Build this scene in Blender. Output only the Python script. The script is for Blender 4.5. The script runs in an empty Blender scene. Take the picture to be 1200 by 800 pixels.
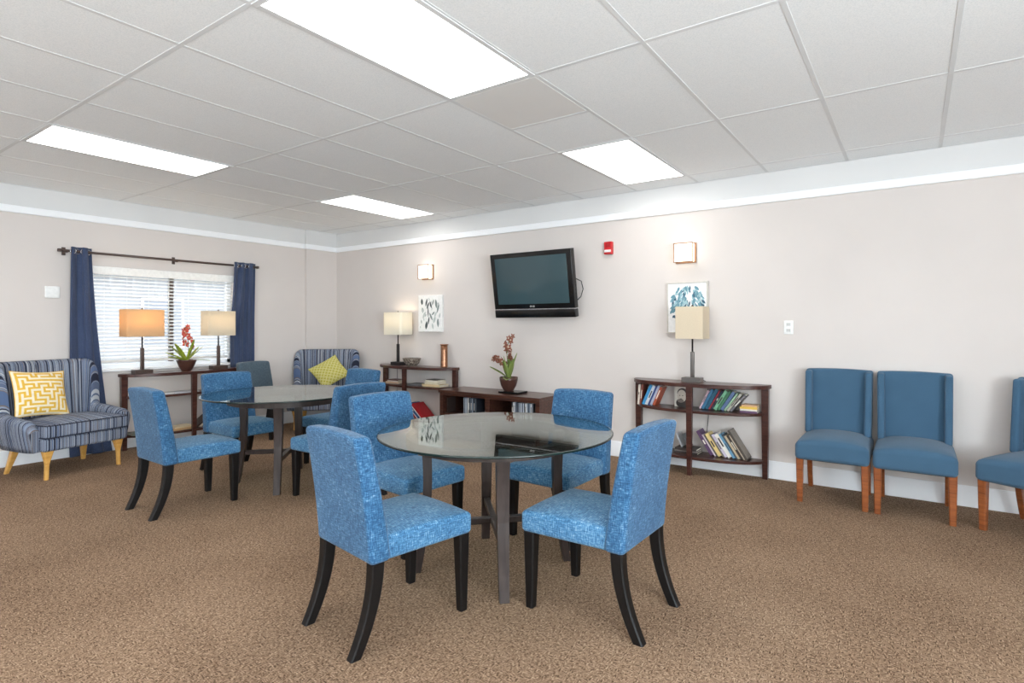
import bpy, math, random
from mathutils import Vector, Matrix
random.seed(7)
S = bpy.context.scene
COL = S.collection
PI = math.pi
def R(d): return math.radians(d)

# ------------------------------------------------------------------ mesh builder
class MB:
    def __init__(s): s.v = []; s.f = []; s.m = []; s.sm = []; s.uv = []
    def face(s, idx, mat=0, smooth=False, uv=None):
        s.f.append(list(idx)); s.m.append(mat); s.sm.append(smooth); s.uv.append(uv)
    def rbox(s, size, r=.004, n=(1, 1, 1), nr=1, c=(0, 0, 0), warp=None, mat=0, smooth=None, rot=None):
        """box with rounded edges, centred on c; warp(x,y,z) reshapes it"""
        h = [a / 2 for a in size]; r = min(r, min(h) * .98)
        if smooth is None: smooth = nr > 1
        ax = []
        for k in range(3):
            lo = [-h[k] + r - r * math.tan(R(45 * i / nr)) for i in range(nr, 0, -1)]
            mid = [-h[k] + r + (2 * h[k] - 2 * r) * i / n[k] for i in range(n[k] + 1)]
            hi = [h[k] - r + r * math.tan(R(45 * i / nr)) for i in range(1, nr + 1)]
            ax.append(lo + mid + hi)
        index = {}
        def vert(i, j, k):
            key = (i, j, k)
            if key in index: return index[key]
            p = [ax[0][i], ax[1][j], ax[2][k]]
            q = [max(-(h[a] - r), min(h[a] - r, p[a])) for a in range(3)]
            d = [p[a] - q[a] for a in range(3)]; L = math.sqrt(sum(t * t for t in d))
            if L > 1e-9: p = [q[a] + r * d[a] / L for a in range(3)]
            p = [p[a] + c[a] for a in range(3)]
            if warp: p = list(warp(*p))
            if rot is not None: p = list(rot @ Vector(p))
            s.v.append(p); index[key] = len(s.v) - 1
            return index[key]
        N = [len(a) - 1 for a in ax]
        for i in range(N[0]):
            for j in range(N[1]):
                s.face([vert(i, j, 0), vert(i, j + 1, 0), vert(i + 1, j + 1, 0), vert(i + 1, j, 0)], mat, smooth)
                s.face([vert(i, j, N[2]), vert(i + 1, j, N[2]), vert(i + 1, j + 1, N[2]), vert(i, j + 1, N[2])], mat, smooth)
        for i in range(N[0]):
            for k in range(N[2]):
                s.face([vert(i, 0, k), vert(i + 1, 0, k), vert(i + 1, 0, k + 1), vert(i, 0, k + 1)], mat, smooth)
                s.face([vert(i, N[1], k), vert(i, N[1], k + 1), vert(i + 1, N[1], k + 1), vert(i + 1, N[1], k)], mat, smooth)
        for j in range(N[1]):
            for k in range(N[2]):
                s.face([vert(0, j, k), vert(0, j, k + 1), vert(0, j + 1, k + 1), vert(0, j + 1, k)], mat, smooth)
                s.face([vert(N[0], j, k), vert(N[0], j + 1, k), vert(N[0], j + 1, k + 1), vert(N[0], j, k + 1)], mat, smooth)
        return s
    def box(s, x0, x1, y0, y1, z0, z1, r=.002, mat=0):
        return s.rbox((x1 - x0, y1 - y0, z1 - z0), r, c=((x0 + x1) / 2, (y0 + y1) / 2, (z0 + z1) / 2), mat=mat)
    def loft(s, secs, mat=0, smooth=False, closed=True, caps=True, uvlen=False):
        b = len(s.v); n = len(secs[0])
        for q in secs: s.v += [list(p) for p in q]
        for i in range(len(secs) - 1):
            for j in range(n if closed else n - 1):
                k = (j + 1) % n
                s.face([b + i * n + j, b + i * n + k, b + (i + 1) * n + k, b + (i + 1) * n + j], mat, smooth)
        if caps and closed:
            s.face([b + j for j in range(n)][::-1], mat); s.face([b + (len(secs) - 1) * n + j for j in range(n)], mat)
        return s
    def lathe(s, prof, seg=32, c=(0, 0, 0), mat=0, smooth=True, caps=True):
        secs = [[(c[0] + r * math.cos(2 * PI * j / seg), c[1] + r * math.sin(2 * PI * j / seg), c[2] + z) for j in range(seg)] for r, z in prof]
        return s.loft(secs, mat, smooth, True, caps)
    def tube(s, pts, r, seg=8, mat=0, smooth=True):
        pts = [Vector(p) for p in pts]; secs = []
        rr = r if isinstance(r, (list, tuple)) else [r] * len(pts)
        for i, p in enumerate(pts):
            t = (pts[min(i + 1, len(pts) - 1)] - pts[max(i - 1, 0)]).normalized()
            a = t.orthogonal() if i == 0 else (a - t * a.dot(t))
            a.normalize(); b = t.cross(a)
            secs.append([p + (a * math.cos(2 * PI * j / seg) + b * math.sin(2 * PI * j / seg)) * rr[i] for j in range(seg)])
        return s.loft(secs, mat, smooth)
    def build(s, name, mat, parent=None, loc=(0, 0, 0), rot=(0, 0, 0)):
        me = bpy.data.meshes.new(name)
        me.from_pydata([tuple(p) for p in s.v], [], s.f)
        mats = mat if isinstance(mat, (list, tuple)) else [mat]
        for m in mats: me.materials.append(m)
        me.polygons.foreach_set('material_index', s.m)
        me.polygons.foreach_set('use_smooth', s.sm)
        me.update()
        uvl = me.uv_layers.new(name='UVMap')
        for p in me.polygons:
            ex = s.uv[p.index]; n = p.normal; a = (abs(n.x), abs(n.y), abs(n.z)); m = a.index(max(a))
            for q, li in enumerate(p.loop_indices):
                if ex: uvl.data[li].uv = ex[q]; continue
                co = me.vertices[me.loops[li].vertex_index].co
                uvl.data[li].uv = (co.y, co.z) if m == 0 else ((co.x, co.z) if m == 1 else (co.x, co.y))
        o = bpy.data.objects.new(name, me); COL.objects.link(o)
        o.parent = parent; o.location = loc; o.rotation_euler = rot
        return o

def tag(o, label, cat, group=None):
    o['label'] = label; o['category'] = cat
    if group: o['group'] = group
    return o
def thing(name, label, cat, loc=(0, 0, 0), rz=0, group=None):
    o = bpy.data.objects.new(name, None); COL.objects.link(o); o.empty_display_size = .1
    o.location = loc; o.rotation_euler = (0, 0, rz)
    return tag(o, label, cat, group)
def struct(o):
    o['kind'] = 'structure'; return o
def dup(root, loc, rz, label, group=None):
    r = root.copy(); COL.objects.link(r); r.location = loc; r.rotation_euler = (0, 0, rz); r['label'] = label
    if group: r['group'] = group
    for ch in list(root.children):
        c = ch.copy(); COL.objects.link(c); c.parent = r
        for g in list(ch.children):
            d = g.copy(); COL.objects.link(d); d.parent = c
    return r

# ------------------------------------------------------------------ materials
def srgb(r, g, b):
    f = lambda c: (c / 255 / 12.92) if c <= 10 else ((c / 255 + .055) / 1.055) ** 2.4
    return (f(r), f(g), f(b), 1)
def new_mat(name):
    m = bpy.data.materials.new(name); m.use_nodes = True
    nt = m.node_tree; return m, nt, nt.nodes['Principled BSDF']
def node(nt, t, **kw):
    n = nt.nodes.new(t)
    for k, v in kw.items():
        if k in n.inputs.keys(): n.inputs[k].default_value = v
        else: setattr(n, k, v)
    return n
def uvmap(nt, scale, coord='UV', rz=0):
    tc = node(nt, 'ShaderNodeTexCoord'); mp = node(nt, 'ShaderNodeMapping')
    mp.inputs['Scale'].default_value = scale; mp.inputs['Rotation'].default_value = (0, 0, rz)
    nt.links.new(tc.outputs[coord], mp.inputs['Vector']); return mp.outputs['Vector']
def ramp(nt, fac, stops, interp='LINEAR'):
    r = node(nt, 'ShaderNodeValToRGB'); cr = r.color_ramp; cr.interpolation = interp
    while len(cr.elements) < len(stops): cr.elements.new(.5)
    for e, (p, c) in zip(cr.elements, stops): e.position = p; e.color = c
    nt.links.new(fac, r.inputs['Fac']); return r.outputs['Color']
def math_n(nt, op, a, b):
    n = node(nt, 'ShaderNodeMath', operation=op)
    for i, x in enumerate((a, b)):
        if isinstance(x, (int, float)): n.inputs[i].default_value = x
        else: nt.links.new(x, n.inputs[i])
    return n.outputs[0]
def noise(nt, vec, scale, detail=2, rough=.5, dist=0):
    n = node(nt, 'ShaderNodeTexNoise'); n.inputs['Scale'].default_value = scale; n.inputs['Detail'].default_value = detail
    n.inputs['Roughness'].default_value = rough; n.inputs['Distortion'].default_value = dist
    nt.links.new(vec, n.inputs['Vector']); return n.outputs['Fac']
def bump(nt, bsdf, h, strength, dist=.002):
    b = node(nt, 'ShaderNodeBump'); b.inputs['Strength'].default_value = strength; b.inputs['Distance'].default_value = dist
    nt.links.new(h, b.inputs['Height']); nt.links.new(b.outputs['Normal'], bsdf.inputs['Normal'])
_plain = {}
def plain(rgb, rough=.5, metal=0, spec=.5, name='paint'):
    k = (tuple(rgb), rough, metal, spec)
    if k in _plain: return _plain[k]
    m, nt, b = new_mat(name)
    v = uvmap(nt, (1, 1, 1), 'Object'); c = srgb(*rgb)
    col = ramp(nt, noise(nt, v, 40, 3), [(.3, tuple(x * .94 for x in c[:3]) + (1,)), (.7, tuple(min(1, x * 1.05) for x in c[:3]) + (1,))])
    nt.links.new(col, b.inputs['Base Color'])
    b.inputs['Roughness'].default_value = rough; b.inputs['Metallic'].default_value = metal; b.inputs['Specular IOR Level'].default_value = spec
    _plain[k] = m; return m
def paint(name, rgb, rough=.75, scale=60, bs=.12, vary=.03):
    m, nt, b = new_mat(name); v = uvmap(nt, (1, 1, 1), 'Object'); c = srgb(*rgb)[:3]
    nt.links.new(ramp(nt, noise(nt, v, 1.2, 3), [(.3, tuple(x * (1 - vary) for x in c) + (1,)), (.7, tuple(min(1, x * (1 + vary)) for x in c) + (1,))]), b.inputs['Base Color'])
    b.inputs['Roughness'].default_value = rough; b.inputs['Specular IOR Level'].default_value = .3
    bump(nt, b, noise(nt, v, scale, 4), bs); return m
def wood(name, dark, light, rough=.3, scale=(3, 40, 40), coat=.3):
    m, nt, b = new_mat(name); v = uvmap(nt, scale, 'Object')
    nt.links.new(ramp(nt, noise(nt, v, 1.0, 5, .6, .6), [(.3, srgb(*dark)), (.7, srgb(*light))]), b.inputs['Base Color'])
    b.inputs['Specular IOR Level'].default_value = .3; b.inputs['Roughness'].default_value = rough; b.inputs['Coat Weight'].default_value = coat; b.inputs['Coat Roughness'].default_value = .2
    return m

M = {}
M['wall'] = paint('greige wall paint', (215, 207, 202))
M['wall_top'] = paint('pale grey wall paint', (219, 218, 217))
M['trim'] = paint('white gloss trim paint', (246, 247, 249), .4, 80, .03)
M['base'] = M['trim']
def ceiling_mat():
    m, nt, b = new_mat('acoustic ceiling tile'); v = uvmap(nt, (1, 1, 1), 'Object')
    nt.links.new(ramp(nt, noise(nt, v, 160, 3, .7), [(.35, srgb(236, 240, 242)), (.6, srgb(250, 252, 253))]), b.inputs['Base Color'])
    b.inputs['Roughness'].default_value = .9; b.inputs['Specular IOR Level'].default_value = .15
    return m
M['ceiling'] = ceiling_mat()
M['grid'] = paint('white ceiling bar', (226, 228, 229), .9, 80, .02)
M['grid_panel'] = paint('grey return panel', (232, 231, 229), .8, 120, .05)
def carpet_mat():
    m, nt, b = new_mat('brown woven carpet')
    v1 = uvmap(nt, (56, 190, 1), 'Object', R(35)); v2 = uvmap(nt, (190, 56, 1), 'Object', R(35))
    n1 = noise(nt, v1, 1, 2, .6); n2 = noise(nt, v2, 1, 2, .6)
    ck = node(nt, 'ShaderNodeTexChecker'); ck.inputs['Scale'].default_value = 34
    nt.links.new(uvmap(nt, (1, 1, 1), 'Object', R(35)), ck.inputs['Vector'])
    mx = node(nt, 'ShaderNodeMix'); mx.data_type = 'FLOAT'
    nt.links.new(ck.outputs['Fac'], mx.inputs[0]); nt.links.new(n1, mx.inputs[2]); nt.links.new(n2, mx.inputs[3])
    big = noise(nt, uvmap(nt, (1, 1, 1), 'Object'), 1.5, 2)
    f = math_n(nt, 'ADD', mx.outputs[0], math_n(nt, 'MULTIPLY', math_n(nt, 'SUBTRACT', big, .5), .12))
    nt.links.new(ramp(nt, f, [(.34, srgb(74, 55, 41)), (.46, srgb(126, 101, 80)), (.57, srgb(156, 129, 106)), (.70, srgb(188, 162, 136))]), b.inputs['Base Color'])
    b.inputs['Roughness'].default_value = .95; b.inputs['Specular IOR Level'].default_value = .1
    bump(nt, b, mx.outputs[0], .5, .004); return m
M['carpet'] = carpet_mat()
def weave_mat(name, stops, fu=150, fv=24, coord='UV', bs=.35):
    m, nt, b = new_mat(name)
    n1 = noise(nt, uvmap(nt, (fu, fv, fv), coord), 1, 3, .65); n2 = noise(nt, uvmap(nt, (fv, fu, fu), coord), 1, 3, .65)
    f = math_n(nt, 'MULTIPLY', math_n(nt, 'ADD', n1, n2), .5)
    big = noise(nt, uvmap(nt, (1, 1, 1), 'Object'), 7, 2)
    f2 = math_n(nt, 'ADD', f, math_n(nt, 'MULTIPLY', math_n(nt, 'SUBTRACT', big, .5), .14))
    nt.links.new(ramp(nt, f2, stops), b.inputs['Base Color'])
    b.inputs['Roughness'].default_value = .85; b.inputs['Specular IOR Level'].default_value = .2
    b.inputs['Sheen Weight'].default_value = .15
    bump(nt, b, f, bs, .002); return m
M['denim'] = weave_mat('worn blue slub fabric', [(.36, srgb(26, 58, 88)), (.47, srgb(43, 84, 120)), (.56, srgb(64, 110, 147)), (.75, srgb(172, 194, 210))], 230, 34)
M['denim_seat_lit'] = weave_mat('worn blue slub fabric with pale threads', [(.36, srgb(36, 72, 104)), (.47, srgb(58, 104, 142)), (.56, srgb(88, 136, 171)), (.70, srgb(184, 202, 214))], 230, 34)  # worn pale threads, plus overhead light put into the lighter blues
M['plain_blue'] = weave_mat('plain blue upholstery', [(.35, srgb(54, 82, 105)), (.5, srgb(63, 94, 119)), (.65, srgb(76, 107, 131))], 300, 200, bs=.15)
M['shaded_blue'] = weave_mat('shaded blue upholstery', [(.35, srgb(60, 74, 86)), (.5, srgb(76, 92, 104)), (.65, srgb(98, 114, 124))], 150, 40, bs=.15)  # dining chair blue with the shade at the window wall put into its colour
M['navy'] = weave_mat('navy curtain cloth', [(.35, srgb(52, 62, 88)), (.5, srgb(62, 74, 102)), (.65, srgb(76, 88, 116))], 300, 120, 'Object', .1)
def stripe_mat():
    m, nt, b = new_mat('blue grey striped upholstery')
    tc = node(nt, 'ShaderNodeTexCoord'); sp = node(nt, 'ShaderNodeSeparateXYZ'); nt.links.new(tc.outputs['UV'], sp.inputs[0])
    cb = node(nt, 'ShaderNodeCombineXYZ'); nt.links.new(sp.outputs['X'], cb.inputs['X'])
    n = node(nt, 'ShaderNodeTexNoise'); n.noise_dimensions = '1D'; n.inputs['Scale'].default_value = 55; n.inputs['Detail'].default_value = 1.5
    nt.links.new(sp.outputs['X'], n.inputs['W'])
    st = [(.0, srgb(40, 44, 60)), (.36, srgb(62, 66, 84)), (.41, srgb(128, 140, 160)), (.46, srgb(92, 104, 130)), (.5, srgb(178, 182, 188)), (.535, srgb(58, 58, 70)), (.57, srgb(138, 148, 166)), (.62, srgb(116, 104, 100)), (.67, srgb(88, 106, 140))]
    nt.links.new(ramp(nt, n.outputs['Fac'], st, 'CONSTANT'), b.inputs['Base Color'])
    b.inputs['Roughness'].default_value = .85; b.inputs['Specular IOR Level'].default_value = .2
    return m
M['stripe'] = stripe_mat()
M['stripe_piping'] = plain((38, 42, 58), .8)
M['black_leg'] = wood('black lacquered wood', (9, 7, 6), (18, 13, 12), .5, coat=0)
M['brown_leg'] = wood('brown stained wood', (118, 62, 32), (160, 92, 50), .4)
M['pine'] = wood('golden pine wood', (206, 150, 72), (226, 176, 100), .4)
M['espresso'] = wood('espresso stained wood', (52, 28, 24), (86, 52, 44), .3)
M['cab'] = wood('dark walnut wood', (56, 32, 26), (92, 58, 46), .32)
M['table_wood'] = wood('grey brown table wood', (40, 31, 28), (62, 50, 46), .4, (30, 30, 4), .1)
M['bronze'] = plain((84, 68, 62), .4, .4)
M['grey_metal'] = plain((104, 98, 94), .35, .5)
M['dark_metal'] = plain((48, 44, 44), .4, .5)
M['chrome'] = plain((200, 200, 205), .2, .9)
M['white_plastic'] = plain((240, 240, 238), .35)
M['black_plastic'] = plain((14, 14, 15), .18)
M['page'] = plain((226, 218, 200), .9)
def emit_mat(name, rgb, strength):
    m, nt, b = new_mat(name)
    v = uvmap(nt, (1, 1, 1), 'Object')
    nt.links.new(ramp(nt, noise(nt, v, 3, 1), [(.3, tuple(c * .97 for c in rgb) + (1,)), (.7, tuple(rgb) + (1,))]), b.inputs['Emission Color'])
    b.inputs['Emission Strength'].default_value = strength; b.inputs['Base Color'].default_value = (.9, .9, .9, 1); return m
M['panel_light'] = emit_mat('ceiling light diffuser', (1, .985, .96), 5.6)
M['sconce_glow'] = emit_mat('sconce glass lit', (1, .86, .66), 2.6)
def shade_mat(name, rgb, trans):
    m, nt, b = new_mat(name); v = uvmap(nt, (1, 1, 1), 'UV'); c = srgb(*rgb)
    col = ramp(nt, noise(nt, uvmap(nt, (60, 400, 1)), 1, 2), [(.3, tuple(x * .92 for x in c[:3]) + (1,)), (.7, c)])
    nt.links.new(col, b.inputs['Base Color']); b.inputs['Roughness'].default_value = .9; b.inputs['Specular IOR Level'].default_value = .1
    tr = node(nt, 'ShaderNodeBsdfTranslucent'); nt.links.new(col, tr.inputs['Color'])
    mx = node(nt, 'ShaderNodeMixShader'); mx.inputs[0].default_value = trans
    nt.links.new(b.outputs[0], mx.inputs[1]); nt.links.new(tr.outputs[0], mx.inputs[2])
    nt.links.new(mx.outputs[0], nt.nodes['Material Output'].inputs['Surface']); return m
M['shade_orange'] = shade_mat('tan orange lamp fabric', (248, 216, 172), .55)
M['shade_beige'] = shade_mat('beige lamp fabric', (244, 232, 210), .4)
M['shade_cream'] = shade_mat('cream lamp fabric', (250, 244, 228), .35)
def glass_mat(name, tint, ior, rough=0.0):
    m, nt, b = new_mat(name); nt.nodes.remove(b)
    v = uvmap(nt, (1, 1, 1), 'Object')
    tr = node(nt, 'ShaderNodeBsdfTransparent')
    nt.links.new(ramp(nt, noise(nt, v, 2, 1), [(.3, tuple(c * .98 for c in tint) + (1,)), (.7, tuple(tint) + (1,))]), tr.inputs['Color'])
    gl = node(nt, 'ShaderNodeBsdfGlossy'); gl.inputs['Roughness'].default_value = rough; gl.inputs['Color'].default_value = (.96, .98, .97, 1)
    fr = node(nt, 'ShaderNodeFresnel'); fr.inputs['IOR'].default_value = ior
    # the back of the pane reflects like the front
    geo = node(nt, 'ShaderNodeNewGeometry')
    mxv = node(nt, 'ShaderNodeMix'); mxv.data_type = 'FLOAT'
    nt.links.new(geo.outputs['Backfacing'], mxv.inputs[0]); mxv.inputs[2].default_value = ior; mxv.inputs[3].default_value = 1 / ior
    nt.links.new(mxv.outputs[0], fr.inputs['IOR'])
    mx = node(nt, 'ShaderNodeMixShader'); nt.links.new(fr.outputs[0], mx.inputs[0])
    nt.links.new(tr.outputs[0], mx.inputs[1]); nt.links.new(gl.outputs[0], mx.inputs[2])
    nt.links.new(mx.outputs[0], nt.nodes['Material Output'].inputs['Surface']); return m
M['table_glass'] = glass_mat('clear table glass', (.72, .79, .76), 1.85)
M['glass_edge'] = plain((26, 40, 37), .15)
M['window_glass'] = glass_mat('window glass', (.97, .98, .98), 1.3)

# ------------------------------------------------------------------ room
H = 2.667; XR = 10.4; YB = -8.0
WY0, WY1, WZ0, WZ1 = -2.99, -1.50, .865, 1.955
def bx(name, m, *a, parent=None, r=.001):
    return MB().box(*a, r=r).build(name, m, parent)
struct(bx('floor', M['carpet'], -.15, XR + .15, YB - .15, .15, -.1, 0))
struct(bx('ceiling', M['ceiling'], -.15, XR + .15, YB - .15, .15, H, H + .1))
# left wall (window wall), two paint bands
w = MB()
for y0, y1, z0, z1 in [(YB, WY0, 0, 2.43), (WY1, .15, 0, 2.43), (WY0, WY1, 0, WZ0), (WY0, WY1, WZ1, 2.43)]: w.box(-.15, 0, y0, y1, z0, z1, .0005)
w.box(-.15, 0, YB, .15, 2.43, H, .0005, 1); struct(w.build('wall_left', [M['wall'], M['wall_top']]))
w = MB().box(0, XR, 0, .15, 0, 2.43, .0005); w.box(0, XR, 0, .15, 2.43, H, .0005, 1); struct(w.build('wall_back', [M['wall'], M['wall_top']]))
# shallow boxed chase in the corner
w = MB().box(-.01, .035, -.50, .01, 0, 2.43, .002); w.box(-.01, .035, -.50, .01, 2.43, H, .002, 1); struct(w.build('wall_chase', [M['wall'], M['wall_top']]))
# right and camera-side walls with unseen window openings added for fill light
RW = (-7.6, -4.2, .55, 2.35); BW = (2.2, 9.2, .55, 2.35)
w = MB()
for y0, y1, z0, z1 in [(YB, RW[0], 0, H), (RW[1], 0, 0, H), (RW[0], RW[1], 0, RW[2]), (RW[0], RW[1], RW[3], H)]: w.box(XR, XR + .15, y0, y1, z0, z1, .0005)
struct(w.build('wall_right', M['wall']))
w = MB()
for x0, x1, z0, z1 in [(0, BW[0], 0, H), (BW[1], XR, 0, H), (BW[0], BW[1], 0, BW[2]), (BW[0], BW[1], BW[3], H)]: w.box(x0, x1, YB - .15, YB, z0, z1, .0005)
struct(w.build('wall_front', M['wall']))
# picture rail
def rail(name, pts_fn): pass
w = MB().box(0, .026, YB, -.50, 2.40, 2.468, .006); w.box(.035, .061, -.526, -.026, 2.40, 2.468, .006); w.box(.0, .036, -.526, -.50, 2.40, 2.468, .004)
struct(w.build('trim_1', M['trim']))
struct(bx('trim_2', M['trim'], .035, XR, -.026, 0, 2.40, 2.468, r=.006))
w = MB().box(0, .016, YB, -.50, 0, .155, .004); w.box(.035, .051, -.516, 0, 0, .155, .004); struct(w.build('baseboard_left', M['base']))
struct(bx('baseboard_back', M['base'], .05, XR, -.016, 0, 0, .155, r=.004))
struct(bx('baseboard_right', M['base'], XR - .016, XR, YB, -.016, 0, .155, r=.004))
struct(bx('baseboard_front', M['base'], .016, XR - .016, YB, YB + .016, 0, .155, r=.004))
# ceiling grid
g = MB()
GX = [1.7258 + .6096 * k for k in range(-2, 15)]; GY = [-3.959 + 1.2192 * k for k in range(-3, 4)]
for x in GX:
    if .05 < x < XR: g.box(x - .012, x + .012, YB, 0, H - .0014, H + .01, .0006)
for y in GY:
    if YB < y < -.05: g.box(.0, XR, y - .012, y + .012, H - .0016, H + .01, .0006)
for a in ((0, XR, -.022, 0), (0, XR, YB, YB + .022), (0, .022, YB, 0), (XR - .022, XR, YB, 0)): g.box(*a, H - .0014, H + .01, .0006)
g.box(4.774, 5.383, -2.14, -2.116, H - .0014, H + .01, .0006)
struct(g.build('ceiling_grid', M['grid']))
struct(bx('ceiling_return_panel', M['grid_panel'], 4.79, 5.367, -2.725, -2.15, H - .002, H + .01))
# recessed ceiling lights
def ceiling_light(x0, y0, label):
    t = thing('ceiling_light', label, 'ceiling light', (x0 + .3048, y0 + .6096, H), 0, 'ceiling panel lights')
    f = MB(); a, b = .304, .609
    for q in ((-a, a, -b, -b + .028), (-a, a, b - .028, b), (-a, -a + .028, -b + .028, b - .028), (a - .028, a, -b + .028, b - .028)): f.box(*q, -.0045, .0, .001)
    f.build('frame', M['grid'], t)
    d = MB().box(-a + .026, a - .026, -b + .026, b - .026, -.003, -.0005, .0005); d.build('diffuser', M['panel_light'], t)
    return t
ceiling_light(GX[2], GY[3], 'lit ceiling panel nearest the window wall, left above the striped armchair')
ceiling_light(GX[2], GY[5], 'smallest lit ceiling panel, at the far corner of the room')
ceiling_light(GX[7], GY[5], 'lit ceiling panel close to the long wall, above the fire alarm')
ceiling_light(GX[7], GY[3], 'largest lit ceiling panel, overhead at the top of the picture')
for (i, j) in ((2, 1), (7, 1), (12, 1)):
    ceiling_light(GX[i], GY[j], 'lit ceiling panel overhead behind the viewpoint')

# ------------------------------------------------------------------ window wall
win = MB()
def wb(*a): win.box(*a, r=.003)
wb(-.12, -.07, WY0, WY0 + .05, WZ0, WZ1); wb(-.12, -.07, WY1 - .05, WY1, WZ0, WZ1)
wb(-.12, -.07, WY0, WY1, WZ0, WZ0 + .05); wb(-.12, -.07, WY0, WY1, WZ1 - .05, WZ1)
winf = struct(win.build('window_1', M['trim']))
ym = (WY0 + WY1) / 2 + .06
mu = bx('window_mullion', M['bronze'], -.115, -.075, ym - .022, ym + .022, WZ0 + .04, WZ1 - .04, parent=winf)
mt = MB()
for k in range(1, 5): 
    for a, b in ((WY0 + .05, ym - .02), (ym + .02, WY1 - .05)):
        y = a + (b - a) * k / 5; mt.box(-.105, -.09, y - .006, y + .006, WZ0 + .05, WZ1 - .05, .001)
bx('window_pane', M['window_glass'], -.098, -.094, WY0 + .05, ym - .022, WZ0 + .05, WZ1 - .05, parent=winf)
bx('window_pane', M['window_glass'], -.098, -.094, ym + .022, WY1 - .05, WZ0 + .05, WZ1 - .05, parent=winf)
bx('window_sill', M['trim'], -.10, .035, WY0 - .03, WY1 + .03, WZ0 - .025, WZ0 + .002, parent=winf, r=.004)
for nm, (a, b, c, d), ax in (('added_window_1', RW, 0), ('added_window_2', BW, 1)):  # added unseen windows that frame the fill lamps
    f = MB(); n = 4
    for k in range(n + 1):
        t = a + (b - a) * k / n; t0, t1 = (t - .03, t + .03) if 0 < k < n else ((t, t + .06) if k == 0 else (t - .06, t))
        if ax == 0: f.box(XR + .04, XR + .1, t0, t1, c, d, .003)
        else: f.box(t0, t1, YB - .1, YB - .04, c, d, .003)
    for z0, z1 in ((c, c + .06), (d - .06, d)):
        if ax == 0: f.box(XR + .04, XR + .1, a, b, z0, z1, .003)
        else: f.box(a, b, YB - .1, YB - .04, z0, z1, .003)
    fo = struct(f.build(nm, M['trim']))
    for k in range(n):
        p, q = a + (b - a) * k / n + .03, a + (b - a) * (k + 1) / n - .03
        if ax == 0: bx('window_pane', M['window_glass'], XR + .068, XR + .072, p, q, c + .05, d - .05, parent=fo)
        else: bx('window_pane', M['window_glass'], p, q, YB - .072, YB - .068, c + .05, d - .05, parent=fo)

# venetian blind
bl = thing('venetian_blind', 'white venetian blind with open slats hanging in the window', 'blind', (0, 0, 0))
MB().box(-.055, .012, WY0 + .005, WY1 - .005, WZ1 - .085, WZ1 - .002, .004).build('headrail', M['white_plastic'], bl)
sl = MB(); NS = 23
for k in range(NS):
    z = WZ1 - .105 - k * (WZ1 - .105 - .985) / (NS - 1)
    rm = Matrix.Rotation(R(20), 4, 'Y'); rm.translation = Vector((-.025, (WY0 + WY1) / 2, z))
    sl.rbox((.048, WY1 - WY0 - .03, .003), .001, rot=rm)
sl.build('slats', M['white_plastic'], bl)
MB().box(-.05, 0, WY0 + .012, WY1 - .012, .93, .962, .004).build('bottom_rail', M['grid_panel'], bl)
for q in range(7):
    y = WY0 + .12 + q * (WY1 - WY0 - .24) / 6
    MB().tube([(.002, y, .96), (.002, y, WZ1 - .08)], .0013, 5).build('cord', M['white_plastic'], bl)
MB().tube([(.012, ym - .07, 1.25), (.012, ym - .065, WZ1 - .08)], .004, 6).build('wand', M['white_plastic'], bl)

# rod and curtains
rod = thing('curtain_rod', 'dark bronze curtain rod above the window', 'curtain rod', (.085, 0, 2.075))
MB().tube([(0, -3.25, 0), (0, -1.26, 0)], .0125, 12).build('pole', M['bronze'], rod)
for y in (-3.27, -1.24): MB().rbox((.032, .03, .032), .006, nr=2, c=(0, y, 0)).build('finial', M['bronze'], rod)
for y in (-3.215, -2.20, -1.285):
    b = MB().box(-.083, -.012, y - .008, y + .008, -.01, .01, .002); b.box(-.084, -.076, y - .016, y + .016, -.04, .04, .002)
    b.box(-.018, .018, y - .009, y + .009, -.02, -.012, .002); b.build('bracket', M['bronze'], rod)
def curtain(label, top, bot, waves, mid=None):
    t = thing('curtain', label, 'curtain', (.085, 0, 0), 0, 'window curtains')
    m = MB(); NU, NV = 72, 34; zt, zb = 2.118, .012
    for j in range(NV + 1):
        v = j / NV; z = zt + (zb - zt) * v
        e = v ** 1.3
        a = top[0] + (bot[0] - top[0]) * e; b = top[1] + (bot[1] - top[1]) * e
        if mid: 
            g = math.exp(-((v - mid[0]) / .25) ** 2); a += mid[1] * g; b += mid[2] * g
        for i in range(NU + 1):
            u = i / NU; ph = u * waves * 2 * PI
            hug = min(1, v / .35); amp = (.028 - .009 * hug) * (1 + .2 * math.sin(3 * v + waves * u))
            x = amp * math.sin(ph + .5 * math.sin(2.2 * v + 5 * u)) - .026 * hug
            if v > .93: x += .03 * (v - .93) / .07 * (.5 + .5 * math.sin(9 * u + 1))
            m.v.append([max(x, -.046), a + (b - a) * u + .010 * math.cos(ph * 2), z])
    for j in range(NV):
        for i in range(NU):
            q = j * (NU + 1) + i; m.face([q, q + 1, q + NU + 2, q + NU + 1], 0, True)
    o = m.build('drape', M['navy'], t)
    s = o.modifiers.new('thickness', 'SOLIDIFY'); s.thickness = .004
    for k in range(2 * int(waves)):
        u = (k + .5) / (2 * waves); y = top[0] + (top[1] - top[0]) * u
        g = MB(); ring = []
        for a in range(16):
            c = Vector((0, math.cos(2 * PI * a / 16) * .024, math.sin(2 * PI * a / 16) * .024)); n = c.normalized()
            sg = 1 if k % 2 == 0 else -1
            ring.append([Vector((sg * .012, y, 2.075)) + c + (n * math.cos(2 * PI * b / 6) + Vector((1, 0, 0)) * math.sin(2 * PI * b / 6)) * .005 for b in range(6)])
        g.loft(ring + [ring[0]], 0, True, True, False); g.build('grommet', M['chrome'], t)
    return t
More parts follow.
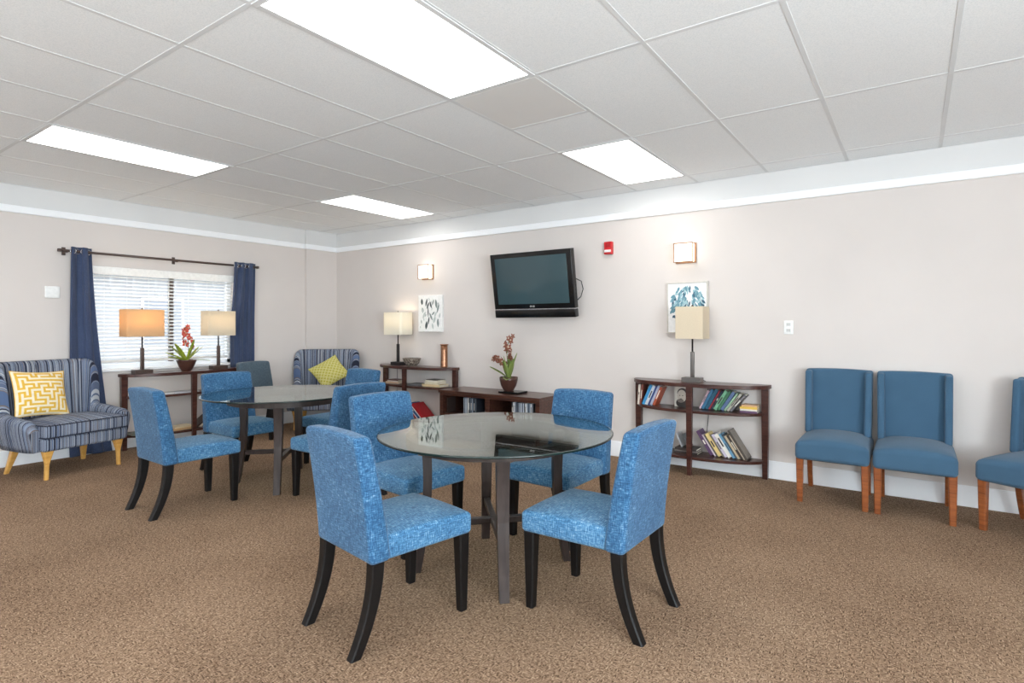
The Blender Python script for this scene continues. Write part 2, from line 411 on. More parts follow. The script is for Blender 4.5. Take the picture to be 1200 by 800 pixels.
curtain('long navy curtain on the left side of the window, behind the striped armchair', (-3.185, -3.01), (-3.20, -2.83), 2)
curtain('long navy curtain on the right side of the window, behind the beige lamp', (-1.545, -1.27), (-1.59, -1.28), 3, (.45, -.03, .0))
pl = thing('wall_plate', 'square blank white cover plate on the wall left of the window', 'cover plate', (0, -3.305, 1.66))
MB().rbox((.02, .115, .115), .004, nr=2, c=(.01, 0, 0)).build('plate', M['white_plastic'], pl)
for z in (-.04, .04): MB().tube([(.018, 0, z), (.022, 0, z)], .004, 8).build('screw', M['white_plastic'], pl)

# ------------------------------------------------------------------ dining chairs
def leg_secs(f, wid, n=7):
    secs = []
    for i in range(n):
        q = i / (n - 1); x, y, z, wx, wy = f(q); c = .006
        secs.append([(x - wx + c, y - wy, z), (x + wx - c, y - wy, z), (x + wx, y - wy + c, z), (x + wx, y + wy - c, z), (x + wx - c, y + wy, z), (x - wx + c, y + wy, z), (x - wx, y + wy - c, z), (x - wx, y - wy + c, z)])
    return secs
def dining_chair(label, fabric='denim'):
    t = thing('dining_chair', label, 'chair', (0, 0, 0), 0, 'blue dining chairs')
    F = M[fabric]; FS = M['denim_seat_lit'] if fabric == 'denim' else F
    def seatw(x, y, z):
        k = 1 - .07 * max(0, (.25 - y) / .5)
        X = x * k; cx = max(0, 1 - (x / .235) ** 2); cy = max(0, 1 - ((y - .03) / .245) ** 2)
        top = max(0, (z - .36) / .09)
        return (X, y, z + .026 * cx ** .7 * cy ** .6 * top)
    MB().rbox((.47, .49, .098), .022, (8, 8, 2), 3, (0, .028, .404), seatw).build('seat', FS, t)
    def backw(x, y, z):
        q = (z - .355) / .52; qq = max(0, q)
        return (x * (1 - .045 * q), (y * (1 - .22 * q)) - .213 - .078 * qq ** 1.35 - .012 * (x / .23) ** 2 * 0, z + .010 * (1 - (x / .23) ** 2) * q)
    MB().rbox((.468, .10, .525), .024, (6, 2, 10), 3, (0, 0, .6175), backw).build('backrest', F, t)
    pp = []
    for k in range(5):
        pass
    for sx in (-1, 1):
        MB().loft(leg_secs(lambda q: (sx * (.202 + .004 * q), .230, .358 * (1 - q), .029 - .009 * q, .029 - .009 * q), 0)).build('leg', M['black_leg'], t)
        MB().loft(leg_secs(lambda q: (sx * (.203 - .004 * q), -.225 - .095 * q ** 2.0, .358 * (1 - q), .027 - .005 * q, .029 - .005 * q), 0, 11)).build('leg', M['black_leg'], t)
    # stitched seam around the seat top
    sm = MB(); pts = []
    for (x, y) in ((-.208, -.14), (-.226, .12), (-.228, .262), (-.218, .272), (.218, .272), (.228, .262), (.226, .12), (.208, -.14)): pts.append((x, y, .437))
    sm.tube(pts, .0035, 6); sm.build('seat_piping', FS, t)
    return t
CH = [
 (5.06, -3.43, 81, 'nearest blue dining chair, front left of the near glass table, its back turned'),
 (5.785, -2.825, 179, 'blue dining chair at the front right of the near glass table, seen side on'),
 (4.437, -2.754, -5, 'blue dining chair left of the near glass table, facing right'),
 (5.155, -2.11, -92, 'blue dining chair behind the near glass table, its back to the low cabinet'),
 (2.56, -3.19, 89, 'blue dining chair in front of the far glass table, nearest the left armchair'),
 (1.95, -2.45, 0, 'blue dining chair on the window side of the far glass table'),
 (2.41, -1.735, -90, 'blue dining chair behind the far glass table, below the green pillow'),
 (3.28, -2.42, 180, 'blue dining chair right of the far glass table, its back towards the viewer'),
]
ch0 = None
for x, y, a, lab in CH:
    if ch0 is None:
        ch0 = dining_chair(lab); ch0.location = (x, y, 0); ch0.rotation_euler = (0, 0, R(a - 90))
    else: dup(ch0, (x, y, 0), R(a - 90), lab)
e = dining_chair('blue chair with painted shade against the window wall, beside the right curtain', 'shaded_blue')
e.location = (.60, -1.37, 0); e.rotation_euler = (0, 0, R(12 - 90))

# chairs along the long wall
def wall_chair(label):
    t = thing('upholstered_side_chair', label, 'chair', (0, 0, 0), 0, 'plain blue chairs along the wall')
    def sw(x, y, z):
        top = max(0, (z - .36) / .12); cx = max(0, 1 - abs(x / .245) ** 2.6); cy = max(0, 1 - abs((y - .02) / .29) ** 3)
        return (x, y, z + (.055 * cx ** .75 * cy ** .6) * top - .012 * (1 - cx) * top)
    MB().rbox((.484, .56, .135), .03, (10, 8, 2), 4, (0, .02, .392), sw).build('seat', M['plain_blue'], t)
    def bw(x, y, z):
        q = (z - .36) / .615
        return (x * (.965 + .03 * q), y - .205 - .05 * max(0, q) ** 1.2, z + .008 * (1 - (x / .24) ** 2) * max(0, q))
    MB().rbox((.478, .07, .61), .018, (6, 2, 8), 3, (0, 0, .668), bw).build('backrest', M['plain_blue'], t)
    for sx in (-1, 1):
        def ww(x, y, z):
            q = (z - .36) / .615
            return (x * (.965 + .03 * q), y - .205 - .05 * max(0, q) ** 1.2 + .02 * (1 - q) * (1 if y > .05 else 0), z)
        MB().rbox((.05, .075, .50), .018, (2, 2, 8), 3, (sx * .212, .058, .715), ww).build('wing', M['plain_blue'], t)
        MB().loft(leg_secs(lambda q: (sx * .213, .245, .335 * (1 - q), .025 - .006 * q, .025 - .006 * q), 0)).build('leg', M['brown_leg'], t)
        MB().loft(leg_secs(lambda q: (sx * .205, -.17 - .075 * q ** 1.6, .335 * (1 - q), .02 - .003 * q, .022 - .004 * q), 0, 9)).build('leg', M['brown_leg'], t)
    MB().rbox((.43, .46, .02), .004, c=(0, 0, .322)).build('dust_cover', M['black_plastic'], t)
    return t
wc = wall_chair('plain blue chair with brown legs at the wall, left of the touching pair')
wc.location = (6.548, -.305, 0); wc.rotation_euler = (0, 0, PI)
dup(wc, (7.05, -.31, 0), PI, 'plain blue chair with brown legs at the wall, right of the touching pair')
dup(wc, (7.73, -.43, 0), R(-120 - 90), 'plain blue chair with brown legs cut off by the right picture edge')

# ------------------------------------------------------------------ glass tables
def glass_table(label, loc, goff=(0, 0)):
    t = thing('glass_dining_table', label, 'table', loc, 0, 'round glass tables')
    n = 96; rr = .64
    prof = [(rr - .006, .742), (rr - .001, .744), (rr, .746), (rr, .751), (rr - .002, .7535), (rr - .006, .754)]
    g = MB(); c = (goff[0], goff[1], 0)
    secs = [[(c[0] + r * math.cos(2 * PI * j / n), c[1] + r * math.sin(2 * PI * j / n), z) for j in range(n)] for r, z in prof]
    g.loft(secs, 1, True, True, False)
    b = len(g.v); g.v += [list(p) for p in secs[0]] + [list(p) for p in secs[-1]]
    g.face([b + j for j in range(n)][::-1], 0); g.face([b + n + j for j in range(n)], 0)
    g.build('glass_top', [M['table_glass'], M['glass_edge']], t)
    # wooden ring under the glass
    ri, ro, z0, z1 = .425, .475, .686, .738
    q = MB(); sec = []
    for j in range(n):
        a = 2 * PI * j / n; ca, sa = math.cos(a), math.sin(a)
        sec.append([(ri * ca, ri * sa, z0), (ro * ca, ro * sa, z0), (ro * ca, ro * sa, z1), (ri * ca, ri * sa, z1)])
    q.loft(sec + [sec[0]], 0, False, True, False); q.build('ring', M['table_wood'], t)
    for k in range(4):
        a = R(45 + 90 * k); ur = Vector((math.cos(a), math.sin(a), 0)); ut = Vector((-math.sin(a), math.cos(a), 0)); secs = []
        for i in range(13):
            q_ = i / 12; z = .735 * (1 - q_)
            rad = .372 - .012 * math.sin(PI * min(1, q_ * 1.6)) + .045 * max(0, (q_ - .45) / .55) ** 1.8
            w_ = .034 - .010 * q_; d_ = .026 - .006 * q_
            p = ur * rad + Vector((0, 0, z))
            secs.append([p - ut * w_ - ur * d_, p + ut * w_ - ur * d_, p + ut * w_ + ur * d_, p - ut * w_ + ur * d_])
        MB().loft(secs).build('leg', M['table_wood'], t)
    for k in range(2):
        a = R(45 + 90 * k); rm = Matrix.Rotation(a, 4, 'Z'); rm.translation = Vector((0, 0, .255))
        MB().rbox((.70, .036, .036 - .001 * k), .004, rot=rm).build('stretcher', M['table_wood'], t)
    for k in range(4):
        a = R(45 + 90 * k); MB().lathe([(.012, 0), (.012, .004)], 12, (.44 * math.cos(a), .44 * math.sin(a), .738)).build('glass_pad', M['chrome'], t)
    return t
glass_table('round glass topped table in the foreground between four blue chairs', (5.125, -2.77, 0), (.02, 0))
glass_table('round glass topped table farther back, in front of the window', (2.62, -2.41, 0), (-.04, -.02))

# ------------------------------------------------------------------ half round bookcases
def demilune(label, loc, rz, a=.63, b=.30):
    t = thing('half_round_bookcase', label, 'bookcase', loc, rz, 'half round dark wood bookcases')
    def slab(nm, a, b, z0, z1):
        n = 40; pts = [(-a, 0), (-a, -.012)]
        for i in range(n + 1):
            th = PI + PI * i / n; c, s_ = math.cos(th), math.sin(th)
            pts.append((a * math.copysign(abs(c) ** .86, c), -.012 + (b - .012) * math.copysign(abs(s_) ** .95, s_)))
        pts += [(a, -.012), (a, 0)]
        e_ = .003
        k = lambda p, q: (p[0] * q, p[1] * q if p[1] < -.001 else p[1])
        m = MB(); m.loft([[(*k(p, 1 - .004), z0) for p in pts], [(*p, z0 + e_) for p in pts], [(*p, z1 - e_) for p in pts], [(*k(p, 1 - .004), z1) for p in pts]], 0)
        m.build(nm, M['espresso'], t)
    slab('top', a, b, .782, .815); slab('shelf', a - .045, b - .03, .548, .572); slab('shelf', a - .045, b - .03, .135, .16)
    for sx in (-1, 1):
        MB().loft([[(sx * (a - .045) - w_, -.052 + .0, z), (sx * (a - .045) + w_, -.052, z), (sx * (a - .045) + w_, -.004, z), (sx * (a - .045) - w_, -.004, z)] for z, w_ in ((0, .021), (.4, .027), (.783, .030))]).build('leg', M['espresso'], t)
    MB().loft([[(-w_, -b + .004, z), (w_, -b + .004, z), (w_, -b + .038, z), (-w_, -b + .038, z)] for z, w_ in ((0, .018), (.4, .024), (.783, .028))]).build('leg', M['espresso'], t)
    return t
demilune('dark half round bookcase full of books under the blue leaf picture', (5.40, -.02, 0), 0)
demilune('dark half round bookcase beside the low cabinet, with bowl and copper vase on it', (1.775, -.02, 0), 0, .67)
demilune('dark half round table under the window, carrying two lamps and an orchid', (.082, -2.125, 0), R(90), .65, .27)

# low media cabinet
cb = thing('media_cabinet', 'low dark wood media cabinet under the television with an orchid on top', 'cabinet', (3.215, -.02, 0))
MB().box(-.70, .70, -.45, 0, .558, .59, .004).build('top', M['cab'], cb)
for sx in (-1, 1): MB().box(sx * .665 - .025, sx * .665 + .025, -.435, -.005, 0, .56, .003).build('side_panel', M['cab'], cb)
MB().box(-.03, .03, -.42, -.005, .06, .56, .003).build('divider', M['cab'], cb)
MB().box(-.645, .645, -.012, -.002, .03, .56, .001).build('back_panel', M['cab'], cb)
MB().box(-.645, .645, -.43, -.01, .04, .07, .002).build('bottom_panel', M['cab'], cb)
MB().box(-.645, .645, -.43, -.406, .53, .56, .002).build('top_rail', M['cab'], cb)
for x0, x1 in ((-.642, -.028), (.028, .642)): MB().box(x0, x1, -.415, -.012, .305, .325, .002).build('shelf', M['cab'], cb)

# ------------------------------------------------------------------ books
def book(name, label, cat, group, t, d, h, rgb, loc, rot=(0, 0, 0), flat=False, page=None, anchor=0):
    """standing: thickness along x, spine at -y; flat: thickness along z, long side along x, spine at -y.
    anchor 1: the corner the book leans over is x=0 with the body at -x; -1: body at +x; 0 centred"""
    cm = plain(rgb, .45); m = MB(); k = min(.003, t * .2)
    if flat:
        m.box(-h / 2, h / 2, -d, 0, 0, k, .0005); m.box(-h / 2, h / 2, -d, 0, t - k, t, .0005); m.box(-h / 2, h / 2, -d, -d + k, k, t - k, .0003)
    else:
        x0 = {1: -t, -1: 0, 0: -t / 2}[anchor]
        m.box(x0, x0 + k, -d, 0, 0, h, .0005); m.box(x0 + t - k, x0 + t, -d, 0, 0, h, .0005); m.box(x0 + k, x0 + t - k, -d, -d + k, 0, h, .0003)
    o = m.build(name, cm, None, loc, rot); tag(o, label, cat, group)
    p = MB()
    if flat: p.box(-h / 2 + .004, h / 2 - .004, -d + k, -.004, k, t - k, .0003)
    else: p.box(x0 + k, x0 + t - k, -d + k, -.004, .004, h - .004, .0003)
    p.build('pages', page or M['page'], o)
    # title band on the spine
    if not flat and t > .014 and (int(loc[0] * 1000) + int(h * 1000)) % 5 < 3:
        s_ = MB().box(x0 + t * .3, x0 + t * .7, -d - .0006, -d, h * (.3 + .05 * (int(rgb[0]) % 5)), h * (.62 + .05 * (int(rgb[1]) % 5)), .0002)
        c2 = (235, 230, 215) if sum(rgb) < 420 else (70, 60, 60)
        s_.build('spine_band', plain(c2, .5), o)
    return o
ORD = ['first', 'second', 'third', 'fourth', 'fifth', 'sixth', 'seventh', 'eighth', 'ninth', 'tenth', 'eleventh', 'twelfth', 'thirteenth', 'fourteenth', 'fifteenth', 'sixteenth', 'seventeenth', 'eighteenth', 'nineteenth', 'twentieth', 'twenty-first', 'twenty-second']
def lean_row(x, y, z, th, specs, where, group, sgn, depth=.125):
    """sgn +1: tops to the right, -1: tops to the left; th in degrees; x = left end on the shelf"""
    for i, (t, h, rgb, cname) in enumerate(specs):
        a = R(th[i] if isinstance(th, (list, tuple)) else th); step = t / max(.3, math.cos(a))
        lab = '%s %s book, %s from left %s' % (cname, 'leaning' if abs(a) > .1 else 'upright', ORD[i], where)
        if sgn > 0: x += step; book('book', lab, 'book', group, t, depth, h, rgb, (x, y, z), (0, a, 0), anchor=1)
        else: book('book', lab, 'book', group, t, depth, h, rgb, (x, y, z), (0, -a, 0), anchor=-1); x += step
        x += .0012
    return x
ZU, ZL = .573, .161
BXL = 5.40
lean_row(4.852, -.056, ZU, [4, 7, 24, 24, 24, 24, 24], [(.020, .19, (214, 200, 186), 'cream'), (.018, .195, (120, 62, 48), 'russet'), (.028, .205, (58, 140, 190), 'bright blue'), (.028, .20, (206, 212, 220), 'pale grey'), (.016, .20, (58, 76, 134), 'navy blue'), (.022, .205, (170, 176, 196), 'lavender grey'), (.024, .19, (176, 84, 56), 'orange brown')], 'on the upper left shelf of the right bookcase', 'books on the upper shelf of the right bookcase', 1)
# face-out book with a portrait
pb = book('book', 'white face-out book with a dark haired man on its cover, right bookcase', 'book', 'books on the upper shelf of the right bookcase', .02, .15, .19, (222, 216, 206), (5.195, -.10, ZU + .0008), (0, 0, R(90)), anchor=0)
cv = MB()
def disc(mb, cx, cz, rx, rz, off, mat, n=20, a0=0, a1=2 * PI):
    b = len(mb.v)
    for k in range(n): a = a0 + (a1 - a0) * k / (n - 1); mb.v.append([off, cx + rx * math.cos(a), cz + rz * math.sin(a)])
    mb.face([b + k for k in range(n)], mat)
# cover face is local -x after the quarter turn
X_ = -.0104
disc(cv, -.075, .035, .06, .045, X_, 2); disc(cv, -.07, .10, .044, .058, X_ - .0002, 1); disc(cv, -.078, .125, .052, .048, X_ - .0001, 2)
disc(cv, -.066, .092, .036, .05, X_ - .0003, 1); disc(cv, -.06, .055, .03, .018, X_ - .0004, 3); disc(cv, -.052, .104, .006, .004, X_ - .0005, 2); disc(cv, -.078, .104, .006, .004, X_ - .0005, 2); disc(cv, -.062, .073, .012, .003, X_ - .0006, 2)
cv.build('cover_portrait', [M['page'], plain((206, 196, 184), .6), plain((52, 46, 44), .6), plain((120, 108, 100), .6)], pb)
xr = lean_row(5.435, -.03, ZU, [26, 27, 28, 29, 30, 31, 32, 33, 35, 37, 40], [(.016, .19, (206, 176, 186), 'pink'), (.026, .20, (62, 112, 146), 'steel blue'), (.030, .205, (40, 92, 116), 'dark teal'), (.014, .20, (150, 48, 60), 'red'), (.018, .195, (44, 50, 64), 'charcoal'), (.028, .20, (120, 176, 140), 'mint green'), (.022, .20, (70, 120, 88), 'green'), (.028, .195, (92, 112, 148), 'slate blue'), (.016, .19, (160, 190, 160), 'pale green'), (.02, .19, (190, 184, 170), 'stone'), (.020, .19, (110, 106, 110), 'grey')], 'on the upper right shelf of the right bookcase', 'books on the upper shelf of the right bookcase', 1)
# flat stack at the right end of the upper shelf
z = ZU
for t, d, h, rgb, nm, dx in ((.018, .12, .145, (112, 84, 112), 'plum', 0), (.014, .12, .14, (228, 222, 212), 'white', .004), (.020, .115, .145, (230, 190, 84), 'yellow', 0), (.014, .11, .13, (222, 176, 132), 'peach', .012)):
    book('book', '%s book lying in the flat stack at the right end of the upper shelf' % nm, 'book', 'flat book stack in the right bookcase', t, d, h, rgb, (5.868 + dx * .5, -.036, z), flat=True); z += t + .0006
# lower shelf, right half: tops lean left
xl = lean_row(5.445 + .10, -.03, ZL, 33, [(.030, .245, (98, 70, 104), 'purple'), (.012, .215, (214, 198, 206), 'pale pink'), (.014, .21, (90, 84, 80), 'dark grey'), (.032, .225, (232, 206, 140), 'butter yellow'), (.014, .22, (120, 112, 96), 'olive grey'), (.022, .225, (206, 196, 214), 'lilac'), (.034, .23, (238, 234, 226), 'white'), (.020, .235, (110, 160, 190), 'light blue'), (.014, .235, (70, 84, 96), 'blue grey'), (.018, .225, (200, 180, 150), 'tan'), (.020, .23, (72, 62, 56), 'dark brown'), (.014, .24, (226, 214, 196), 'ivory')], 'on the lower right shelf of the right bookcase', 'books on the lower shelf of the right bookcase', -1)
fr = MB(); a_ = R(-33)
fr.box(0, .018, -.15, 0, 0, .29, .002); fo = fr.build('picture_frame', plain((84, 74, 66), .5), None, (xl + .004, -.03, ZL + .0005), (0, a_, 0))
tag(fo, 'grey brown framed board leaning on the lower shelf books, right bookcase', 'frame')
MB().box(.0181, .0186, -.14, -.01, .01, .28, .0002).build('mat_board', plain((150, 140, 130), .7), fo)
# lower shelf, left half: flat stack with a carved box
z = ZL
for t, d, h, rgb, nm in ((.028, .14, .20, (88, 72, 66), 'brown'), (.026, .14, .20, (214, 206, 196), 'cream'), (.024, .135, .19, (96, 50, 42), 'maroon'), (.03, .14, .20, (92, 60, 52), 'reddish brown'), (.024, .135, .19, (196, 180, 160), 'beige')):
    book('book', '%s book in the flat stack below the wooden box, right bookcase' % nm, 'book', 'flat book stack under the box', t, d, h, rgb, (4.99, -.03, z), flat=True); z += t + .0006
bxo = thing('wooden_box', 'dark wooden box with pale emblem on top of a book stack', 'box', (5.00, -.095, z))
MB().rbox((.20, .11, .05), .003, c=(0, 0, .025)).build('body', plain((64, 48, 38), .5), bxo)
MB().rbox((.205, .115, .018), .003, c=(0, 0, .06)).build('lid', plain((112, 88, 66), .5), bxo)
MB().box(-.02, .03, -.0565, -.055, .012, .042, .0003).build('emblem', plain((170, 140, 104), .6), bxo)
z = ZL
for t, d, h, rgb, nm in ((.016, .15, .22, (58, 50, 48), 'black'), (.012, .14, .21, (150, 140, 134), 'grey'), (.02, .15, .2, (70, 62, 60), 'charcoal')):
    book('book', '%s book lying flat near the middle leg, lower shelf of the right bookcase' % nm, 'book', 'flat books at the middle leg', t, d, h, rgb, (5.33, -.05, z), flat=True); z += t + .0006
for i, (rgb, nm) in enumerate((((200, 202, 206), 'silver'), ((120, 124, 128), 'grey'))):
    book('book', '%s book leaning left on the flat books at the middle leg' % nm, 'book', 'flat books at the middle leg', .014, .12, .13, rgb, (5.28 + i * .06, -.05, z), (0, R(-24), 0), anchor=-1)
# left bookcase
z = ZU
for t, d, h, rgb, nm in ((.024, .15, .24, (206, 176, 150), 'tan'), (.012, .14, .2, (226, 220, 214), 'white'), (.012, .15, .22, (110, 66, 56), 'maroon')):
    book('book', '%s book in the flat stack at the left end of the left bookcase' % nm, 'book', 'flat stack left end of left bookcase', t, d, h, rgb, (1.42, -.03, z), flat=True); z += t + .0006
z = ZU
for t, d, h, rgb, nm in ((.03, .17, .30, (226, 202, 160), 'pale wood coloured'), (.026, .16, .22, (232, 222, 196), 'ivory'), (.022, .16, .2, (238, 232, 214), 'white'), (.006, .15, .19, (100, 84, 76), 'thin brown')):
    book('book', '%s book in the flat stack at the right of the left bookcase' % nm, 'book', 'flat stack right of left bookcase', t, d, h, rgb, (2.13, -.03, z), flat=True); z += t + .0006
book('book', 'grey book lying flat at the middle of the left bookcase shelf', 'book', None, .02, .16, .26, (120, 118, 120), (1.86, -.04, ZU), flat=True)
z = ZL
for i, (t, rgb, nm, a, x) in enumerate(((.02, (150, 40, 44), 'dark red', -50, 1.90), (.012, (226, 214, 220), 'pale pink', -50, 1.9345), (.03, (44, 88, 138), 'blue', -50, 1.956), (.012, (232, 230, 228), 'white', -50, 2.006), (.034, (178, 36, 44), 'bright red', -50, 2.028))):
    book('book', '%s book leaning on the bottom shelf of the left bookcase' % nm, 'book', 'leaning books low in the left bookcase', t, .19, .26, rgb, (x, -.04, z), (0, R(a), 0), anchor=-1)
for i, (t, rgb, nm) in enumerate(((.03, (200, 150, 130), 'salmon'), (.024, (72, 54, 56), 'dark plum'))):
    book('book', '%s book lying at the right end of the lower shelf, left bookcase' % nm, 'book', 'books at lower right of left bookcase', t, .10, .15, rgb, (2.275, -.025, ZL + sum((.03, .024)[:i]) + .001 * i), flat=True)
# media discs in the cabinet
def discs(x, n, where, tilt=0, seed=1):
    rnd = random.Random(seed)
    pal = [(196, 204, 214), (46, 52, 62), (150, 160, 172), (88, 98, 110), (224, 224, 222), (70, 82, 100), (120, 128, 140), (30, 32, 38)]
    first = None
    for i in range(n):
        t = rnd.choice((.012, .014, .015)); c = pal[(i * 3 + rnd.randrange(3)) % len(pal)]
        if i == n - 1: c = (46, 52, 62)
        a = tilt if i > n * .55 else 0
        lab = '%s disc case, %s from left in the %s row of the low cabinet' % (['silver', 'black', 'grey', 'slate', 'white', 'blue grey', 'mid grey', 'dark'][pal.index(c)], ORD[i], where)
        st = t / math.cos(R(abs(a)))
        book('disc_case', lab, 'disc case', 'disc cases in the low cabinet', t, .135, .19, c, (x if a < 0 else x + st, -.27, .3255), (0, R(a), 0), anchor=-1 if a <= 0 and a != 0 else 1)
        x += st + .001
        if a and i == int(n * .55) + 0: pass
discs(2.845, 13, 'left', 0, 3)
discs(3.52, 20, 'right', 0, 5)
book('disc_case', 'single dark disc case with white spine, alone at the left in the low cabinet', 'disc case', 'disc cases in the low cabinet', .016, .135, .17, (62, 50, 46), (2.598, -.27, .3255), anchor=0)
# magazines and books on the window table
def at_console(lx, ly): return (.082 - ly, -2.10 + lx)
def cbook(name, label, cat, t, d, h, rgb, lx, ly, z, rot=0, lean=None, group='papers on the window table'):
    x, y = at_console(lx, ly)
    if lean is None: return book(name, label, cat, group, t, d, h, rgb, (x, y, z), (0, 0, R(90) + rot), flat=True)
    return book(name, label, cat, group, t, d, h, rgb, (x, y, z), (0, lean, R(90)), anchor=-1 if lean < 0 else 1)
cbook('magazine', 'white magazine lying on the middle shelf of the window table, left', 'magazine', .008, .16, .24, (228, 226, 226), -.33, -.03, .573)
cbook('magazine', 'pale grey magazine lying on the middle shelf of the window table, by the leg', 'magazine', .012, .17, .26, (206, 206, 210), -.08, -.04, .573)
cbook('book', 'tan book lying on the bottom shelf of the window table, left of its leg', 'book', .022, .17, .27, (196, 160, 116), -.16, -.04, .161)
cbook('book', 'cream book lying on top of a tan book under the window table', 'book', .016, .15, .22, (226, 206, 170), -.12, -.045, .184, .15)
cbook('book', 'dark brown book leaning on the bottom shelf of the window table', 'book', .02, .16, .24, (62, 48, 42), .04, -.03, .161, 0, R(52))
cbook('book', 'pale book leaning over the dark brown one under the window table', 'book', .016, .16, .24, (214, 204, 190), .075, -.03, .161, 0, R(52))
cbook('book', 'grey green book lying at the far left end of the bottom shelf, window table', 'book', .03, .13, .2, (112, 116, 104), -.50, -.03, .161)

# ------------------------------------------------------------------ lamps
def rrect(w, d, r, z, n=5):
    pts = []
    for cx, cy, a0 in ((w / 2 - r, d / 2 - r, 0), (-w / 2 + r, d / 2 - r, 90), (-w / 2 + r, -d / 2 + r, 180), (w / 2 - r, -d / 2 + r, 270)):
        for k in range(n + 1): a = R(a0 + 90 * k / n); pts.append((cx + r * math.cos(a), cy + r * math.sin(a), z))
    return pts
def table_lamp(label, loc, rz, w, d, mat, metal, round_=.03, base=(.17, .11), cord=None):
    t = thing('table_lamp', label, 'lamp', loc, rz, 'table lamps with boxy shades')
    MB().rbox((base[0], base[1], .042), .003, c=(0, 0, .021)).build('base', metal, t)
    MB().rbox((.032, .032, .235), .005, nr=2, c=(0, 0, .158)).build('stem', metal, t)
    MB().lathe([(.008, .27), (.008, .42), (.012, .42), (.012, .46)], 12).build('neck', M['dark_metal'], t)
    s = MB(); z0, z1 = .395, .685
    o1, o2, i1, i2 = rrect(w, d, round_, z0), rrect(w, d, round_, z1), rrect(w - .004, d - .004, max(.002, round_ - .002), z1), rrect(w - .004, d - .004, max(.002, round_ - .002), z0)
    s.loft([o1, o2, i1, i2, o1], 0, round_ > .01, True, False); sh = s.build('lamp_shade', mat, t)
    h = MB(); h.box(-w / 2 + .003, w / 2 - .003, -.004, .004, .668, .674, .001); h.box(-.004, .004, -d / 2 + .003, d / 2 - .003, .668, .674, .001); h.box(-.004, .004, -.004, .004, .45, .672, .001)
    h.build('harp', M['bronze'], t)
    MB().lathe([(.004, .674), (.010, .684), (.008, .698), (.002, .704)], 12).build('finial', M['bronze'], t)
    MB().lathe([(.012, .46), (.026, .50), (.03, .53), (.02, .56), (.002, .565)], 16).build('bulb', M['white_plastic'], t)
    if cord: MB().tube(cord, .003, 6).build('cord', M['black_plastic'], t)
    return t
TZ = .8152
table_lamp('table lamp with tan orange shade at the left of the window', (.22, -2.60, TZ), R(90), .36, .20, M['shade_orange'], M['bronze'], .012)
table_lamp('table lamp with beige shade at the right of the window, near the curtain', (.22, -1.80, TZ), R(90), .33, .20, M['shade_beige'], M['bronze'], .03)
table_lamp('table lamp with cream shade on the left bookcase, near the room corner', (1.50, -.15, TZ), 0, .34, .22, M['shade_cream'], M['dark_metal'], .035, cord=[(0, .03, .02), (-.12, .10, .004), (-.16, .134, -.02), (-.15, .124, -.3), (-.15, .124, -.62)])
table_lamp('table lamp with square beige shade on the right bookcase, before the blue picture', (5.385, -.17, TZ), 0, .25, .20, M['shade_beige'], M['grey_metal'], .004, cord=[(.05, .05, .03), (.08, .12, .004), (.09, .154, -.03), (.10, .148, -.2), (.10, .146, -.33), (.09, .144, -.45), (.10, .146, -.6)])
